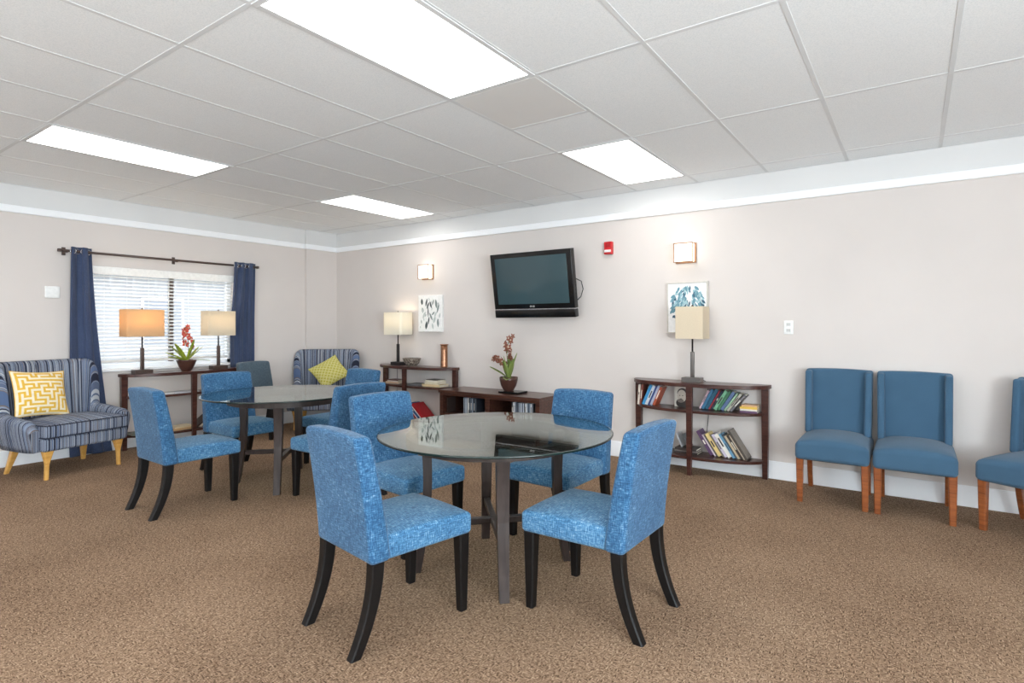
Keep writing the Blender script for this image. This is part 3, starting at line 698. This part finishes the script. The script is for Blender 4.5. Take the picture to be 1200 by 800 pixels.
# ------------------------------------------------------------------ orchids
def leaf_blade(L, W, bend, z_lift, curl=0):
    m = MB(); n = 10
    for i in range(n + 1):
        q = i / n; w = W * math.sin(PI * min(1, .12 + q * .88)) ** .7 * (1 if q < 1 else .05)
        x = L * math.sin(bend * q) / max(bend, .01); z = z_lift * q + L * (1 - math.cos(bend * q)) / max(bend, .01) * -.5
        m.v += [[x, -w, z + w * .35], [x, 0, z], [x, w, z + w * .35]]
    for i in range(n):
        for k in range(2): b = i * 3 + k; m.face([b, b + 1, b + 4, b + 3], 0, True)
    return m
def orchid(label, loc, pot_prof, stems, leaves, petal, heart, leafm, seed, scale=1):
    rnd = random.Random(seed); t = thing('orchid_plant', label, 'potted plant', loc, 0, 'potted orchids')
    MB().lathe(pot_prof, 28).build('pot', M['pot'], t)
    zt = pot_prof[-1][1]
    MB().lathe([(pot_prof[-1][0] * .9, zt - .012), (pot_prof[-1][0] * .88, zt - .01)], 20).build('soil', plain((60, 46, 36), .95), t)
    for az, L, W, lift, bend in leaves:
        o = leaf_blade(L, W, bend, lift).build('leaf', leafm, t, (0, 0, zt - .012), (0, 0, R(az)))
        o.modifiers.new('thickness', 'SOLIDIFY').thickness = .003
    for pts in stems:
        MB().tube(pts, .004, 6).build('stem', plain((96, 112, 52), .6), t)
        n = 13
        for k in range(n):
            q = .42 + .58 * k / (n - 1); f = q * (len(pts) - 1); i = min(int(f), len(pts) - 2); p = Vector(pts[i]).lerp(Vector(pts[i + 1]), f - i)
            a = rnd.uniform(0, 2 * PI); p = p + Vector((math.cos(a), math.sin(a), 0)) * (.042 * (1.15 - .5 * q))
            fm = MB(); s_ = (.058 - .022 * q) * scale
            ax = Vector((math.cos(a), math.sin(a), rnd.uniform(-.2, .5))).normalized(); u = ax.orthogonal().normalized(); v = ax.cross(u)
            for e_ in range(5):
                an = 2 * PI * e_ / 5 + rnd.uniform(-.2, .2); d = u * math.cos(an) + v * math.sin(an); w_ = ax.cross(d)
                b = len(fm.v)
                for (l, wd, h) in ((.1, .08, 0), (.55, .30, .15), (1, .04, .05)):
                    fm.v += [list(p + d * s_ * l - w_ * s_ * wd + ax * s_ * h), list(p + d * s_ * l + w_ * s_ * wd + ax * s_ * h)]
                fm.face([b, b + 1, b + 3, b + 2], 0, True); fm.face([b + 2, b + 3, b + 5, b + 4], 0, True)
            b = len(fm.v); 
            for e_ in range(8): an = 2 * PI * e_ / 8; fm.v.append(list(p + ax * .012 * scale + (u * math.cos(an) + v * math.sin(an)) * s_ * .24))
            fm.v.append(list(p + ax * .022 * scale))
            for e_ in range(8): fm.face([b + e_, b + (e_ + 1) % 8, b + 8], 1, True)
            fo_ = fm.build('flower', [petal, heart], t); fo_.modifiers.new('thickness', 'SOLIDIFY').thickness = .0015
    return t
M['pot'] = plain((78, 50, 42), .3)
def leaf_mat(name, a, b_):
    m, nt, b = new_mat(name)
    nt.links.new(ramp(nt, noise(nt, uvmap(nt, (8, 60, 8), 'Object'), 1, 2), [(.3, srgb(*a)), (.7, srgb(*b_))]), b.inputs['Base Color'])
    b.inputs['Roughness'].default_value = .4
    tr = node(nt, 'ShaderNodeBsdfTranslucent'); tr.inputs['Color'].default_value = srgb(*b_)
    mx = node(nt, 'ShaderNodeMixShader'); mx.inputs[0].default_value = .35
    nt.links.new(b.outputs[0], mx.inputs[1]); nt.links.new(tr.outputs[0], mx.inputs[2]); nt.links.new(mx.outputs[0], nt.nodes['Material Output'].inputs['Surface']); return m
LEAF1 = leaf_mat('yellow green leaf', (140, 160, 50), (186, 196, 84)); LEAF2 = leaf_mat('green leaf', (112, 138, 62), (164, 180, 104))
PET1 = plain((206, 84, 66), .6); PET2 = plain((150, 92, 72), .6); HEART = plain((222, 186, 160), .6); HEART2 = plain((224, 208, 184), .6)
bowl_pot = [(.045, 0), (.05, .004), (.075, .05), (.10, .115), (.104, .125), (.098, .127), (.09, .115)]
orchid('red flowering orchid in a brown bowl between the lamps at the window', (.24, -2.165, TZ), bowl_pot,
       [[(0, 0, .1), (.01, .02, .25), (.02, .0, .40), (.0, -.01, .50)]],
       [(-100, .24, .034, .16, .9), (-80, .26, .036, .12, 1.1), (-140, .20, .026, .22, .7), (60, .18, .024, .2, .6), (100, .17, .022, .20, .7), (-60, .2, .03, .24, .5), (10, .15, .02, .28, .5), (90, .30, .012, .06, .9)], PET1, HEART, LEAF1, 3)
vase_pot = [(.052, 0), (.056, .005), (.085, .06), (.10, .115), (.103, .15), (.098, .153), (.09, .14)]
orchid('rust coloured orchid in a brown pot on the low cabinet below the television', (3.365, -.25, .5905 + .0205), vase_pot,
       [[(0, 0, .12), (-.01, 0, .28), (-.01, -.02, .40), (-.015, 0, .50), (.03, .0, .60)], [(-.01, 0, .12), (-.04, -.03, .26), (-.12, -.05, .35), (-.15, -.05, .36)]],
       [(205, .27, .036, .20, 1.1), (-65, .17, .052, .05, 1.5), (20, .10, .034, .30, .3), (-100, .09, .042, .22, .5), (120, .1, .03, .26, .4), (-20, .10, .034, .24, .4), (-130, .06, .038, .26, .3)], PET2, HEART2, LEAF2, 8)
tr = tag(MB().rbox((.26, .19, .02), .003, c=(0, 0, .01)).build('tray', M['black_plastic'], None, (3.415, -.24, .5905), (0, 0, 0)), 'flat black tray under the orchid on the low cabinet', 'tray')
# glass bowl
gb = thing('glass_bowl', 'cut glass bowl beside the cream lamp on the left bookcase', 'bowl', (1.765, -.16, TZ))
m, nt, b = new_mat('cut smoky glass'); b.inputs['Roughness'].default_value = .12; b.inputs['Transmission Weight'].default_value = .55; b.inputs['IOR'].default_value = 1.45
nt.links.new(ramp(nt, noise(nt, uvmap(nt, (50, 50, 50), 'Object'), 1, 2), [(.4, srgb(120, 104, 92)), (.6, srgb(206, 196, 184))]), b.inputs['Base Color']); M['smoky'] = m
bw = MB(); secs = []
for r_, z_ in ((.055, 0), (.06, .004), (.09, .035), (.108, .08), (.112, .095), (.104, .096), (.095, .08), (.075, .035), (.04, .014)):
    secs.append([(r_ * (1 + .04 * (k % 2) * (z_ > .002)) * math.cos(2 * PI * k / 32), r_ * (1 + .04 * (k % 2) * (z_ > .002)) * math.sin(2 * PI * k / 32), z_) for k in range(32)])
bw.loft(secs, 0, False); bw.build('bowl_body', M['smoky'], gb)
MB().lathe([(.10, .088), (.118, .090), (.118, .098), (.10, .10)], 32, caps=False).build('rim', plain((150, 138, 126), .25, .3), gb)
M['copper'] = wood('brushed copper', (120, 80, 56), (176, 128, 96), .28, (4, 60, 60), .2); M['copper'].node_tree.nodes['Principled BSDF'].inputs['Metallic'].default_value = .75
cvz = thing('copper_vase', 'tall copper cylinder vase at the right end of the left bookcase', 'vase', (2.275, -.11, TZ))
MB().lathe([(.044, 0), (.046, .004), (.044, .02), (.042, .2), (.043, .27), (.038, .27), (.036, .02), (.0, .018)], 32).build('body', M['copper'], cvz)
MB().lathe([(.042, .268), (.052, .276), (.053, .284), (.040, .284), (.038, .270)], 32, caps=False).build('rim', M['copper'], cvz)

# ------------------------------------------------------------------ wall things
tv = thing('television', 'black flat television tilted down on the long wall', 'television', (3.643, -.20, 1.77))
T = Matrix.Rotation(R(9), 4, 'X')
def tvb(name, m, x0, x1, y0, y1, z0, z1, r=.004):
    q = MB(); q.rbox((x1 - x0, y1 - y0, z1 - z0), r, nr=2, c=((x0 + x1) / 2, (y0 + y1) / 2, (z0 + z1) / 2), rot=T); return q.build(name, m, tv)
body = tvb('body', M['black_plastic'], -.522, .522, -.02, .05, -.26, .355)
tvb('lower_panel', M['black_plastic'], -.522, .522, -.024, .045, -.355, -.272)
m, nt, b = new_mat('television screen glass')
nt.links.new(ramp(nt, noise(nt, uvmap(nt, (1, 1, 1), 'Object'), 1.5, 1), [(.3, srgb(56, 76, 82)), (.7, srgb(64, 86, 92))]), b.inputs['Base Color']); b.inputs['Roughness'].default_value = .12; b.inputs['Specular IOR Level'].default_value = .5
scr = tvb('screen', m, -.462, .462, -.0225, -.015, -.205, .305, .001)
tvb('silver_strip', M['chrome'], -.520, .520, -.021, .04, -.271, -.259, .002)
lg = MB(); ring = []
for k in range(24):
    a = 2 * PI * k / 24; ring.append([(-.028 + math.cos(a) * r_, y_, -.232 + math.sin(a) * r_) for r_, y_ in ((.0075, -.0205), (.0095, -.0205), (.0095, -.0215), (.0075, -.0215))])
lg.loft(ring + [ring[0]], 0, False, True, False)
lg.box(-.0305, -.0285, -.0215, -.0205, -.236, -.2275, .0002); lg.box(-.0305, -.025, -.0215, -.0205, -.237, -.235, .0002)
lg.box(-.010, -.007, -.0215, -.0205, -.241, -.223, .0002); lg.box(-.010, .001, -.0215, -.0205, -.241, -.238, .0002)
lg.box(.006, .009, -.0215, -.0205, -.241, -.223, .0002); lg.box(.006, .020, -.0215, -.0205, -.226, -.223, .0002); lg.box(.006, .020, -.0215, -.0205, -.241, -.238, .0002); lg.box(.017, .020, -.0215, -.0205, -.241, -.231, .0002); lg.box(.013, .020, -.0215, -.0205, -.234, -.231, .0002)
for i, p in enumerate(lg.v): lg.v[i] = list(T @ Vector(p))
lg.build('logo', M['white_plastic'], tv)
mm = MB().box(-.20, .20, .175, .199, -.2, .2, .004); mm.box(-.04, .04, .05, .18, -.05, .05, .004); mm.build('wall_mount', M['dark_metal'], tv)
MB().tube([(.50, .07, .05), (.55, .10, .02), (.56, .12, -.06), (.545, .10, -.14), (.5, .06, -.2)], .005, 6).build('cable', M['black_plastic'], tv)

# pictures
def leaf_shape(mb, cx, cz, L, W, ang, mat, y):
    n = 6; b = len(mb.v); ca, sa = math.cos(ang), math.sin(ang); up = []; dn = []
    for i in range(n + 1):
        q = i / n; w = W * math.sin(PI * q) ** .8; l = (q - .5) * L
        up.append((cx + l * ca - w * sa, y, cz + l * sa + w * ca)); dn.append((cx + l * ca + w * sa, y, cz + l * sa - w * ca))
    pts = up + dn[::-1][1:-1]; mb.v += [list(p) for p in pts]; mb.face([b + k for k in range(len(pts))][::-1], mat)
def picture(label, x0, x1, z0, z1, thick, border, art):
    cx, cz = (x0 + x1) / 2, (z0 + z1) / 2; W, Hh = x1 - x0, z1 - z0
    t = thing('wall_picture', label, 'picture', (cx, -.002, cz))
    if border:
        f = MB()
        for a in ((-W / 2, W / 2, Hh / 2 - border, Hh / 2), (-W / 2, W / 2, -Hh / 2, -Hh / 2 + border), (-W / 2, -W / 2 + border, -Hh / 2 + border, Hh / 2 - border), (W / 2 - border, W / 2, -Hh / 2 + border, Hh / 2 - border)): f.box(a[0], a[1], -thick, 0, a[2], a[3], .002)
        f.build('frame', plain((206, 200, 192), .5), t)
        MB().box(-W / 2 + border, W / 2 - border, -thick + .008, 0, -Hh / 2 + border, Hh / 2 - border, .001).build('sheet', plain((242, 242, 242), .8), t); y = -thick + .0075
    else:
        MB().box(-W / 2, W / 2, -thick, 0, -Hh / 2, Hh / 2, .003).build('canvas', plain((240, 239, 236), .85), t); y = -thick - .0005
    a = MB(); art(a, y); a.build('print', [plain((72, 80, 80), .8), plain((132, 142, 138), .8), plain((190, 196, 192), .8), plain((58, 92, 112), .8), plain((104, 146, 160), .8), plain((160, 192, 200), .8), plain((36, 52, 70), .8)], t)
def art1(a, y):
    rnd = random.Random(4)
    for (cx, cz, L, W, ang, m_) in ((-.14, .15, .085, .02, 95, 0), (-.06, .14, .11, .014, 75, 0), (-.035, .10, .1, .013, 65, 0), (.015, .11, .1, .015, 110, 0), (.055, .14, .08, .012, 70, 1), (.11, .12, .12, .02, 100, 1), (.14, .06, .12, .015, 75, 1), (-.03, .02, .14, .01, 92, 0), (-.10, -.02, .10, .018, 60, 2), (.02, -.04, .12, .014, 120, 1), (-.02, -.09, .11, .012, 80, 0), (-.06, -.15, .11, .022, 80, 0), (.08, -.08, .10, .018, 70, 2), (.14, -.12, .11, .018, 95, 1), (.10, -.01, .08, .014, 60, 2), (-.13, .04, .08, .016, 110, 2), (.06, .0, .07, .012, 40, 1), (.05, -.16, .08, .014, 100, 2), (.17, -.03, .07, .012, 80, 2)):
        leaf_shape(a, cx, cz, L, W, R(ang), m_, y - rnd.random() * .0004)
    for k in range(14): leaf_shape(a, rnd.uniform(-.17, .17), rnd.uniform(-.19, .18), rnd.uniform(.03, .06), .007, R(rnd.uniform(60, 120)), rnd.choice((1, 2)), y - rnd.random() * .0004)
def art2(a, y):
    rnd = random.Random(9); n = 0
    while n < 230:
        cx, cz = rnd.uniform(-.155, .155), rnd.uniform(-.19, .19)
        if (cx / .165) ** 2 + ((cz - .03) / .185) ** 2 > 1 or (cx > -.02 and cz < -.12): continue
        d = max(0, (-.0 - cz) / .15) + rnd.random() * .5
        leaf_shape(a, cx, cz, rnd.uniform(.035, .06), rnd.uniform(.007, .012), R(90 + cx * 260 + rnd.uniform(-28, 28)), (5 if d < .2 else 4 if d < .45 else 3 if d < .9 else 6), y - rnd.random() * .0006); n += 1
picture('unframed white canvas with grey green leaves, above the left bookcase', 1.755, 2.165, 1.25, 1.715, .035, 0, art1)
picture('framed white picture of blue leaves, partly behind the square beige lamp', 5.088, 5.482, 1.253, 1.742, .028, .014, art2)
# sconces
def sconce(label, x, z):
    t = thing('wall_sconce', label, 'wall lamp', (x, 0, z), 0, 'lit wall sconces')
    MB().box(-.10, .10, -.014, 0, -.095, .095, .003).build('backplate', plain((150, 112, 84), .4, .4), t)
    g = MB().rbox((.170, .075, .166), .006, nr=2, c=(0, -.053, 0)); g.build('glass_shade', M['sconce_glow'], t)
    f = MB()
    for s_ in (-1, 1): f.box(s_ * .088 - .004, s_ * .088 + .004, -.096, -.088, -.09, .09, .002)
    for s_ in (-1, 1): f.box(-.092, .092, -.096, -.088, s_ * .088 - .004, s_ * .088 + .004, .002)
    f.build('frame', plain((150, 112, 84), .4, .4), t); return t
sconce('small square lit wall sconce above the leaf canvas', 1.895, 2.012)
sconce('small square lit wall sconce above the framed blue picture', 5.27, 2.012)
al = thing('fire_alarm', 'red fire alarm strobe on the wall right of the television', 'fire alarm', (4.470, 0, 2.121))
MB().rbox((.088, .045, .128), .006, nr=2, c=(0, -.0225, 0)).build('housing', plain((196, 30, 36), .35), al)
MB().rbox((.07, .02, .026), .005, nr=2, c=(0, -.048, -.032)).build('strobe_lens', plain((236, 226, 226), .15), al)
g = MB()
for k in range(4): g.box(-.026, .026, -.0465, -.044, .012 + k * .01, .016 + k * .01, .0005)
g.build('horn_grille', plain((120, 18, 24), .5), al)
sw = thing('wall_outlet', 'white wall plate with two sockets right of the square lamp', 'outlet', (6.163, 0, 1.313))
MB().rbox((.074, .012, .116), .003, nr=2, c=(0, -.006, 0)).build('plate', M['white_plastic'], sw)
for z in (.025, -.025):
    o = MB().rbox((.036, .008, .032), .003, nr=2, c=(0, -.0105, z)).build('socket', plain((214, 214, 212), .4), sw)
    q = MB()
    for s_ in (-1, 1): q.box(s_ * .007 - .0015, s_ * .007 + .0015, -.0155, -.014, z - .004, z + .006, .0003)
    q.build('slots', M['black_plastic'], o)
MB().tube([(0, -.0115, 0), (0, -.014, 0)], .004, 8).build('screw', M['chrome'], sw)

# ------------------------------------------------------------------ striped armchairs
def armchair(label, loc, ang):
    t = thing('striped_armchair', label, 'armchair', loc, R(ang - 90), 'striped armchairs')
    ctrl = [(.365, .29), (.385, .20), (.385, .04), (.38, -.09), (.365, -.19), (.325, -.255), (.24, -.285), (.10, -.295)]
    pts = [Vector((x, y, 0)) for x, y in ctrl] + [Vector((0, -.297, 0))] + [Vector((-x, y, 0)) for x, y in ctrl[::-1]]
    # resample
    dense = []
    P = [pts[0]] + pts + [pts[-1]]
    for i in range(1, len(P) - 2):
        for k in range(14):
            q = k / 14; a, b, c, d = P[i - 1], P[i], P[i + 1], P[i + 2]
            dense.append(.5 * ((2 * b) + (c - a) * q + (2 * a - 5 * b + 4 * c - d) * q * q + (3 * b - a - 3 * c + d) * q ** 3))
    dense.append(pts[-1])
    L = [0]
    for i in range(1, len(dense)): L.append(L[-1] + (dense[i] - dense[i - 1]).length)
    mid = L[-1] / 2; secs = []; us = []
    for i, p in enumerate(dense):
        s_ = abs(L[i] - mid); tg = (dense[min(i + 1, len(dense) - 1)] - dense[max(i - 1, 0)]).normalized(); n = Vector((tg.y, -tg.x, 0))
        if n.dot(p - Vector((0, .2, 0))) < 0: n = -n
        if s_ < .30: h = 1.0
        elif s_ < .41: q = (s_ - .30) / .11; h = .56 + .44 * max(0, 1 - q ** 3.2) ** .5
        else: q = min(1, (s_ - .41) / (L[-1] / 2 - .41)); h = .56 - .05 * q - .08 * max(0, (q - .8) / .2) ** 2
        bk = max(0, min(1, (.43 - s_) / .12)); th = .045 + .008 * (1 - bk)
        zb = .245 + .05 * (1 - bk) * 0
        def pt(off, z):
            lean = (.075 * max(0, (z - .40)) / .6) * (.35 + .65 * bk) - .03 * max(0, .40 - z) / .15
            return p + n * (off + lean) + Vector((0, 0, z))
        sec = []
        for z in (zb, .30, .36, .42):
            if z < h - .06: sec.append(pt(th, z))
        nz = 5
        for k in range(nz): sec.append(pt(th, .42 + (h - .05 - .42) * (k + 1) / nz))
        for k in range(1, 6): a = PI * k / 6; sec.append(pt(th * math.cos(a), h - .05 + .05 * math.sin(a)))
        for k in range(nz): sec.append(pt(-th, h - .05 + (.42 - h + .05) * k / nz))
        for z in (.42, .36, .30, zb): sec.append(pt(-th, z))
        secs.append(sec); us.append(L[i])
    m = MB(); b0 = 0; n = len(secs[0])
    for q in secs: m.v += [list(p) for p in q]
    for i in range(len(secs) - 1):
        for j in range(n):
            k = (j + 1) % n
            m.face([i * n + j, (i + 1) * n + j, (i + 1) * n + k, i * n + k], 0, True, [(us[i], 0), (us[i + 1], 0), (us[i + 1], .1), (us[i], .1)])
    m.face(list(range(n)), 0, False); m.face([(len(secs) - 1) * n + j for j in range(n)][::-1], 0, False)
    m.build('shell', M['stripe'], t)
    def bw_(x, y, z): return (x * (1 - .05 * max(0, (.1 - y))), y, z)
    MB().rbox((.69, .61, .115), .025, (4, 4, 1), 3, (0, .055, .305), bw_).build('seat_base', M['stripe'], t)
    def cw(x, y, z):
        top = max(0, (z - .40) / .07); return (x, y, z + .028 * top * max(0, 1 - (x / .35) ** 2) * max(0, 1 - ((y - .06) / .33) ** 2))
    cu = MB().rbox((.675, .60, .112), .022, (8, 8, 2), 3, (0, .078, .418), cw).build('seat_cushion', M['stripe'], t)
    for z in (.366, .470):
        ring = rrect(.672, .60, .03, z); ring = [(x, y + .078, zz) for x, y, zz in ring]
        MB().tube(ring + [ring[0]], .005, 6).build('piping', M['stripe_piping'], cu)
    for sx in (-1, 1):
        MB().loft(leg_secs(lambda q: (sx * (.285 + .01 * q), .30 - .0 * q, .255 * (1 - q), .040 - .024 * min(1, q * 2.2) - .003 * q, .03 - .012 * min(1, q * 2)), 0, 11)).build('leg', M['pine'], t)
        MB().loft(leg_secs(lambda q: (sx * (.27 + .04 * q), -.19 - .08 * q, .255 * (1 - q), .03 - .014 * q, .03 - .014 * q), 0, 7)).build('leg', M['pine'], t)
    return t
A1 = (.53, -3.36, 0); A1a = 12
armchair('blue grey striped armchair at the left edge with a yellow maze pillow', A1, A1a)
A2 = (.56, -.60, 0); A2a = -46
armchair('blue grey striped armchair in the room corner, with a green pillow', A2, A2a)

# pillows
def pillow(label, mats, bitmap, size, loc, rot, n):
    t = thing('throw_pillow', label, 'pillow', loc); t.rotation_euler = rot
    m = MB(); hs = size / 2
    def P(i, j, s_):
        u, v = i / n * 2 - 1, j / n * 2 - 1
        k = .065 * size; x = u * hs - u * (1 - v * v) ** 1 * k * .6 * (abs(u) ** 3); z = v * hs - v * (1 - u * u) * k * .6 * (abs(v) ** 3)
        y = s_ * .068 * (max(0, 1 - abs(u) ** 2.2) * max(0, 1 - abs(v) ** 2.2)) ** .55
        return [x, y, z]
    for s_ in (-1, 1):
        b = len(m.v)
        for j in range(n + 1):
            for i in range(n + 1): m.v.append(P(i, j, s_))
        for j in range(n):
            for i in range(n):
                q = b + j * (n + 1) + i; f = [q, q + 1, q + n + 2, q + n + 1]
                m.face(f if s_ < 0 else f[::-1], bitmap(i, j), True)
    m.build('cover', mats, t)
    e_ = MB(); pts = [P(i, 0, 1) for i in range(n)] + [P(n, j, 1) for j in range(n)] + [P(i, n, 1) for i in range(n, 0, -1)] + [P(0, j, 1) for j in range(n, 0, -1)]
    e_.tube(pts + [pts[0]], .0035, 5); e_.build('edge_piping', mats[0], t)
    return t
def maze(n, seed):
    rnd = random.Random(seed); W = 2 * n + 1; g = [[1] * W for _ in range(W)]
    st = [(0, 0)]; seen = {(0, 0)}; g[1][1] = 0
    while st:
        x, y = st[-1]; nb = [(x + dx, y + dy, dx, dy) for dx, dy in ((1, 0), (-1, 0), (0, 1), (0, -1)) if 0 <= x + dx < n and 0 <= y + dy < n and (x + dx, y + dy) not in seen]
        if not nb: st.pop(); continue
        a, b, dx, dy = rnd.choice(nb); seen.add((a, b)); g[2 * b + 1][2 * a + 1] = 0; g[2 * y + 1 + dy][2 * x + 1 + dx] = 0; st.append((a, b))
    return g
MZ = maze(11, 5)
def local(A, ang, x, y): 
    a = R(ang - 90); return (A[0] + x * math.cos(a) - y * math.sin(a), A[1] + x * math.sin(a) + y * math.cos(a))
px, py = local(A1, A1a, .12, -.135)
pillow('yellow and white maze patterned pillow on the left striped armchair', [plain((226, 180, 66), .85), plain((240, 226, 198), .85)], lambda i, j: MZ[j // 2][i // 2], .43, (px, py, .50 + .205), (R(-19), R(4), R(A1a - 90 + 182)), 46)
def lattice(i, j):
    a, b = (i + j) % 8, (i - j) % 8; return 1 if (a in (0,) or b in (0,)) else (2 if (a in (4,) and b in (4,)) else 0)
px, py = local(A2, A2a, -.06, -.09)
pillow('yellow green patterned pillow standing on one corner on the far armchair', [plain((186, 178, 84), .85), plain((226, 220, 170), .85), plain((150, 146, 70), .85)], lattice, .40, (px, py, .705), (0, 0, 0), 56)
pl2 = [o for o in S.objects if o.name.startswith('throw_pillow')][-1]
pl2.rotation_euler = (Matrix.Rotation(R(A2a - 90 + 180), 3, 'Z') @ Matrix.Rotation(R(-38), 3, 'X') @ Matrix.Rotation(R(54), 3, 'Y')).to_euler()

# ------------------------------------------------------------------ outside
struct(bx('ground_outside', paint('pale concrete', (176, 176, 176), .9, 20, .1), -14, -.16, -14, 8, -.25, -.12))
nb_ = thing('neighbour_building', 'pale building seen through the blind outside the window', 'building', (-7.5, -2, -.12))
MB().box(-.3, 0, -8, 8, 0, 2.6, .01).build('facade', paint('pale stucco', (176, 178, 182), .9, 20, .1), nb_)
MB().box(-1.2, .5, -8.3, 8.3, 2.6, 2.75, .01).build('roof_edge', paint('grey roof edge', (176, 176, 178), .9, 20, .1), nb_)
for y in (-3.6, -1.6, .6, 2.8):
    o = MB().box(-.02, .03, y - .45, y + .45, .9, 2.1, .005).build('window', M['trim'], nb_)
    MB().box(.0301, .034, y - .40, y + .40, .95, 2.05, .002).build('pane', plain((150, 156, 166), .2), o)
fn = thing('railing', 'pale metal railing outside the window', 'railing', (-2.4, -2.4, -.12))
rl = MB()
MB().box(-.03, .03, -3.4, 3.4, 2.30, 2.36, .004).build('top_rail', plain((168, 170, 174), .5), fn); MB().box(-.03, .03, -3.4, 3.4, 1.86, 1.90, .004).build('lower_rail', plain((168, 170, 174), .5), fn)
for k in range(24): rl.box(-.012, .012, -3.3 + k * .285, -3.276 + k * .285, 1.88, 2.72, .002)
rl.build('bars', plain((168, 170, 174), .5), fn)
for y in (-3.4, 0, 3.36): MB().box(-.04, .04, y, y + .07, 0, 2.4, .004).build('post', plain((168, 170, 174), .5), fn)

# ------------------------------------------------------------------ light
wd = bpy.data.worlds.new('sky'); S.world = wd; wd.use_nodes = True
nt = wd.node_tree; bg = nt.nodes['Background']
sk = nt.nodes.new('ShaderNodeTexSky'); sk.sky_type = 'HOSEK_WILKIE'; sk.turbidity = 4; sk.sun_direction = (.3, -.4, .85)
mxn = nt.nodes.new('ShaderNodeMix'); mxn.data_type = 'RGBA'; mxn.inputs[0].default_value = .75
nt.links.new(sk.outputs[0], mxn.inputs[6]); mxn.inputs[7].default_value = (.93, .97, 1.0, 1)
nt.links.new(mxn.outputs[2], bg.inputs['Color']); bg.inputs['Strength'].default_value = 4.2
def fill_light(name, loc, rot, sx, sy, power, col):  # unseen area lamps added outside the openings to lift ceiling and walls
    l = bpy.data.lights.new(name, 'AREA'); l.shape = 'RECTANGLE'; l.size = sx; l.size_y = sy; l.energy = power; l.color = col
    o = bpy.data.objects.new(name, l); COL.objects.link(o); o.location = loc; o.rotation_euler = rot; return o
FILL_COL = (.80, .92, 1.0)
fill_light('added_fill_front', ((BW[0] + BW[1]) / 2, YB - .16, 1.45), (R(90 + 25), 0, 0), BW[1] - BW[0], 1.8, 70, FILL_COL)
fill_light('added_fill_right', (XR + .16, (RW[0] + RW[1]) / 2, 1.45), (R(90 + 42), 0, R(90)), RW[1] - RW[0], 1.8, 560, FILL_COL)

for k_, (lx_, ly_, w_) in enumerate(((.22, -2.60, 4.5), (.22, -1.80, 3.5), (1.50, -.15, 2.2))):
    bl_ = bpy.data.lights.new('lamp_bulb', 'POINT'); bl_.energy = w_; bl_.color = (1, .82, .6); bl_.shadow_soft_size = .035
    bo_ = bpy.data.objects.new('lamp_bulb', bl_); COL.objects.link(bo_); bo_.location = (lx_, ly_, TZ + .60)

# ------------------------------------------------------------------ camera
cam = bpy.data.cameras.new('camera'); co = bpy.data.objects.new('camera', cam); COL.objects.link(co)
co.location = (7.0502, -5.2328, 1.3307); co.rotation_euler = (R(90), 0, .5999)
cam.sensor_fit = 'HORIZONTAL'; cam.sensor_width = 36; cam.lens = 659.0116 / 1200 * 36
cam.shift_x = -(620.4034 - 600) / 1200; cam.shift_y = (381.1336 - 400) / 1200
cam.clip_start = .05; S.camera = co
S.view_settings.view_transform = 'Standard'; S.view_settings.look = 'None'; S.view_settings.gamma = 1; S.view_settings.use_curve_mapping = False
S.view_settings.exposure = 0.04
S.cycles.use_denoising = True; S.cycles.max_bounces = 10; S.cycles.diffuse_bounces = 5; S.cycles.transparent_max_bounces = 16
S.cycles.sample_clamp_indirect = 8
